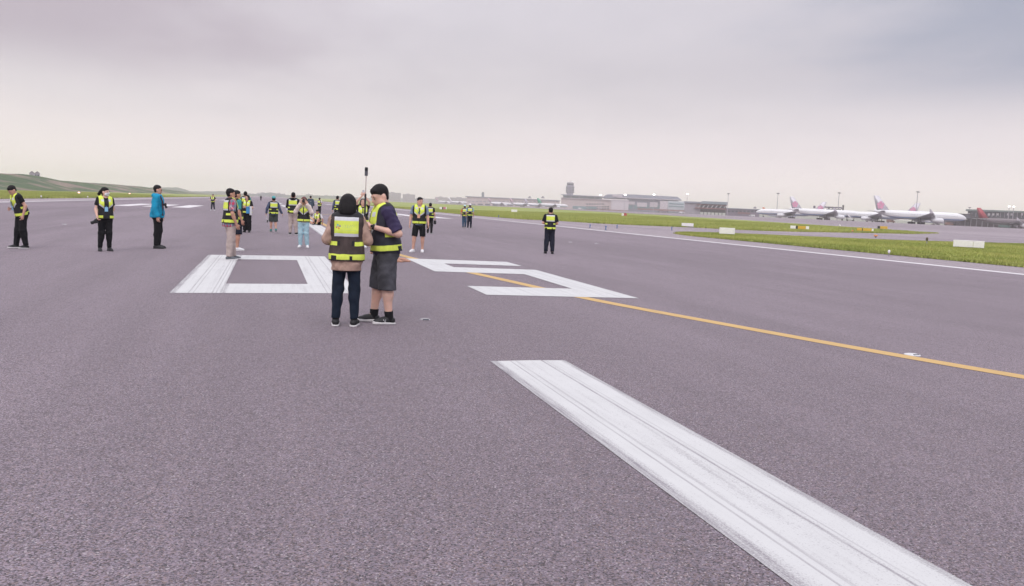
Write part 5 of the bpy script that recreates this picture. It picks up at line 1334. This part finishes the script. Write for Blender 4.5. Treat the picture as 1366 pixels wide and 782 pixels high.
p = person('man with back turned in hooded vest and beige trousers', 390.5, 313.2, 1.80, 8, vox=.018, hstyle='short', g=1.06, hood=C_BLACK, top=C_BLACK, sleeve=1.9, el=((-.24, .05, 1.13), (.24, .05, 1.13)), wr=((-.12, .24, 1.10), (.12, .24, 1.12)), vest=V_STD, leg=C_KHAKI, legoff=(.022, .02, .02), shoe=C_BSHOE, an=((-.10, -.02, .085), (.14, -.02, .085)), ft=(20, 24))
p = person('auburn haired woman in light blue jeans taking a photo, cream sleeves', 404.5, 330.6, 1.62, 184, vox=.016, hstyle='bob', hair=HAIRR, female=True, skin=SKIN3, el=((-.26, .13, 1.20), (.26, .13, 1.20)), wr=((-.105, .19, 1.475), (.10, .19, 1.485)), hd=((.3, .2, .9), (-.3, .2, .9)), pn=((.2, -1, 0), (-.2, -1, 0)),
    top=C_CREAM, sleeve=1.96, hem=.86, sl_off=.028, vest=V_STD, vhem=.88, leg=C_LJEAN, legoff=(.022, .022, .024), shoe=C_WSHOE, sock=C_BLACK, an=((-.13, -.02, .085), (.10, -.02, .085)), ft=(10, 14))
hc = p['Hd'].p((0, .15, 1.575)); camera_thing(p['world'](hc), p['root'].rotation_euler[2], 'black camera raised to the auburn haired woman\'s eye', 1.0)
p = person('faraway person in dark slate rain jacket with silver stripes, back turned', 414, 288.2, 1.78, 6, vox=.024, top=C_WOOLR, jacket=True, sleeve=1.95, hem=.74, top_off=.035, sl_off=.03, leg=C_DNAVY, legoff=(.03, .03, .03), shoe=C_BSHOE)
mb = MB(); U_ = p['U']
for zz, rr in ((1.24, 1.0), (1.04, .93)): mb.loft([[U_.p((rr*.195*math.cos(t), rr*.148*math.sin(t), zz+dz)) for t in np.linspace(0, 6.283, 20, endpoint=False)] for dz in (-.022, .022)])
mb.build('reflective_stripe', mat('reflective_silver', SILV, .4), p['root'], True)
p = person('faraway person in neon vest and black trousers turned half aside', 426, 286.8, 1.66, 40, vox=.024, top=C_WHITE, sleeve=.6, vest=V_STD, vhem=.92, leg=C_BLACK, shoe=C_BSHOE, el=((-.24, .03, 1.13), (.24, .03, 1.13)), wr=((-.10, .23, 1.08), (.10, .23, 1.10)))
# sitting man on the centreline
p = person('man sitting on the white centreline stripe, leaning on his hand', 423, 300.5, 1.74, 205, vox=.018, skin=SKIN2, root=(0, -.10, -.80), lean=8, hpit=14, hyaw=8, el=((-.30, -.02, 1.13), (.27, .05, 1.12)), wr=((-.27, -.04, .88), (.12, .30, 1.05)), kn=((-.22, .30, .36), (.30, .26, .16)), an=((-.16, .42, .085), (.02, .42, .085)),
    top=C_WHITE, sleeve=.7, hem=.90, vest=V_STD, leg=C_BLACK, leghem=.5, legoff=(.02, .02, .022), shoe=C_BSHOE, hd=((-.1, .3, -1), None))
p = person('man with back turned standing beyond the woman\'s left shoulder', 449.5, 300.2, 1.80, -15, vox=.018, hstyle='short', top=C_SLATE, sleeve=1.9, vest=V_STD, leg=C_BLACK, shoe=C_BSHOE, hyaw=-30, collar=C_BLACK)
p = person('long haired woman holding a phone overhead with both hands, vest and badge', 482.5, 330.6, 1.64, 176, vox=.016, hstyle='long', female=True, skin=SKIN3, hpit=-22, el=((-.22, .08, 1.60), (.22, .08, 1.60)), wr=((-.045, .16, 1.80), (.045, .16, 1.80)), hd=((.1, .1, 1), (-.1, .1, 1)), pn=((.3, -1, 0), (-.3, -1, 0)),
    top=C_BLACK, sleeve=.5, vest=V_STD, leg=C_BLACK, legoff=(.02, .02, .02), shoe=C_WSHOE, badge=C_WHITE)
hc = (p['wr'][0]+p['wr'][1])/2; r = empty('phone', hc+np.array([0, 0, .12]), p['root'].rotation_euler[2], 'pale phone held overhead by the long haired woman', 'phone')
MB().box(-.038, -.006, -.08, .038, .006, .08, .004).build('case', mat('phone_pale', (.55, .56, .62), .4), r); MB().box(-.033, -.0075, -.073, .033, -.006, .073).build('screen', M_DGLASS, r)
# person kneeling behind the man in navy, lower leg along the ground
p = person('person in white top kneeling on the ground mostly hidden behind the man in navy', 519, 349, 1.66, -95, vox=.016, skin=SKIN2, root=(0, .16, -.52), lean=42, hpit=10, el=((-.22, .16, 1.16), (.22, .16, 1.16)), wr=((-.12, .30, 1.05), (.12, .30, 1.06)), kn=((-.11, .30, .075), (.11, .26, .075)), an=((-.10, -.19, .07), (.12, -.42, .07)), ft=(180, 180),
    top=C_WHITE, sleeve=.6, hem=.86, vest=V_STD, leg=C_WHITE, leghem=.52, legoff=(.02, .02, .025))
p = person('man in black shorts and grey blue shirt walking, orange badge, white shoes', 558, 336.8, 1.78, 184, vox=.015, skin=SKIN, hyaw=38, g=1.05, el=((-.255, -.02, 1.12), (.26, -.03, 1.12)), wr=((-.285, .06, .885), (.285, .04, .875)), kn=((-.12, .02, .49), (.135, .05, .49)), an=((-.12, -.02, .085), (.165, .05, .085)), ft=(5, 24),
    top=C_GREYB, sleeve=.72, hem=.85, vest=V_STD, vhem=.885, collar=C_GREYB, leg=C_BLACK, leghem=.50, legoff=(.016, .02, .016), shoe=C_WSHOE, badge=BADGEO)
p = person('person with back turned behind the walking man in shorts, holding a black bag', 573, 312, 1.66, 10, vox=.02, top=C_BLACK, sleeve=.6, vest=V_STD, leg=C_BLACK, shoe=C_BSHOE)
w = p['wr'][1]; r = empty('hand_bag', w+np.array([.0, 0, -.10]), 0, 'small black bag hanging from the hand behind the walking man', 'bag')
MB().box(-.07, -.05, -.22, .07, .05, -.02, .02).build('pouch', C_BSHOE, r); MB().tube([(-.05, 0, -.03), (-.03, 0, .05), (.03, 0, .05), (.05, 0, -.03)], .008, 6).build('handle', C_BSHOE, r)
p = person('left walker of the distant pair, orange sleeves and pale cyan hat', 619, 304, 1.68, -4, vox=.022, cap=C_CYANC, top=C_ORANGE, sleeve=.8, vest=V_STD, leg=fabric('mid_blue_jeans', (.05, .10, .17)), shoe=C_BSHOE, an=((-.08, -.02, .085), (.08, .1, .085)))
p = person('right walker of the distant pair, sky blue sleeves and white hat', 626, 304.8, 1.78, -4, vox=.022, cap=C_WHITE, top=C_SKYB, sleeve=.7, vest=V_STD, leg=C_DNAVY, shoe=C_BSHOE, an=((-.10, .06, .085), (.10, -.04, .085)))
p = person('man with back turned standing alone at centre right, black tee and dark trousers', 732, 338.5, 1.70, -4, vox=.016, hstyle='short', skin=SKIN, hpit=12, el=((-.26, -.02, 1.13), (.26, -.02, 1.13)), wr=((-.14, .22, 1.10), (.14, .22, 1.10)), kn=((-.10, .01, .49), (.105, .01, .49)), an=((-.12, -.02, .085), (.125, -.06, .085)),
    top=C_BLACK, sleeve=.72, sl_off=.022, vest=V_STD, vhem=.90, leg=C_DNAVY, legoff=(.026, .032, .036), shoe=C_BSHOE, sole=C_BSHOE)
p = person('tiny dark figure far down the runway left of the teal cap', 348, 268, 1.75, 0, vox=.03, top=C_BLACK, sleeve=1.9, leg=C_BLACK, shoe=C_BSHOE)
for o in list(SC.objects):
    if o.name.startswith('person') and o.parent is None and o.get('group') is None: o['group'] = GRP
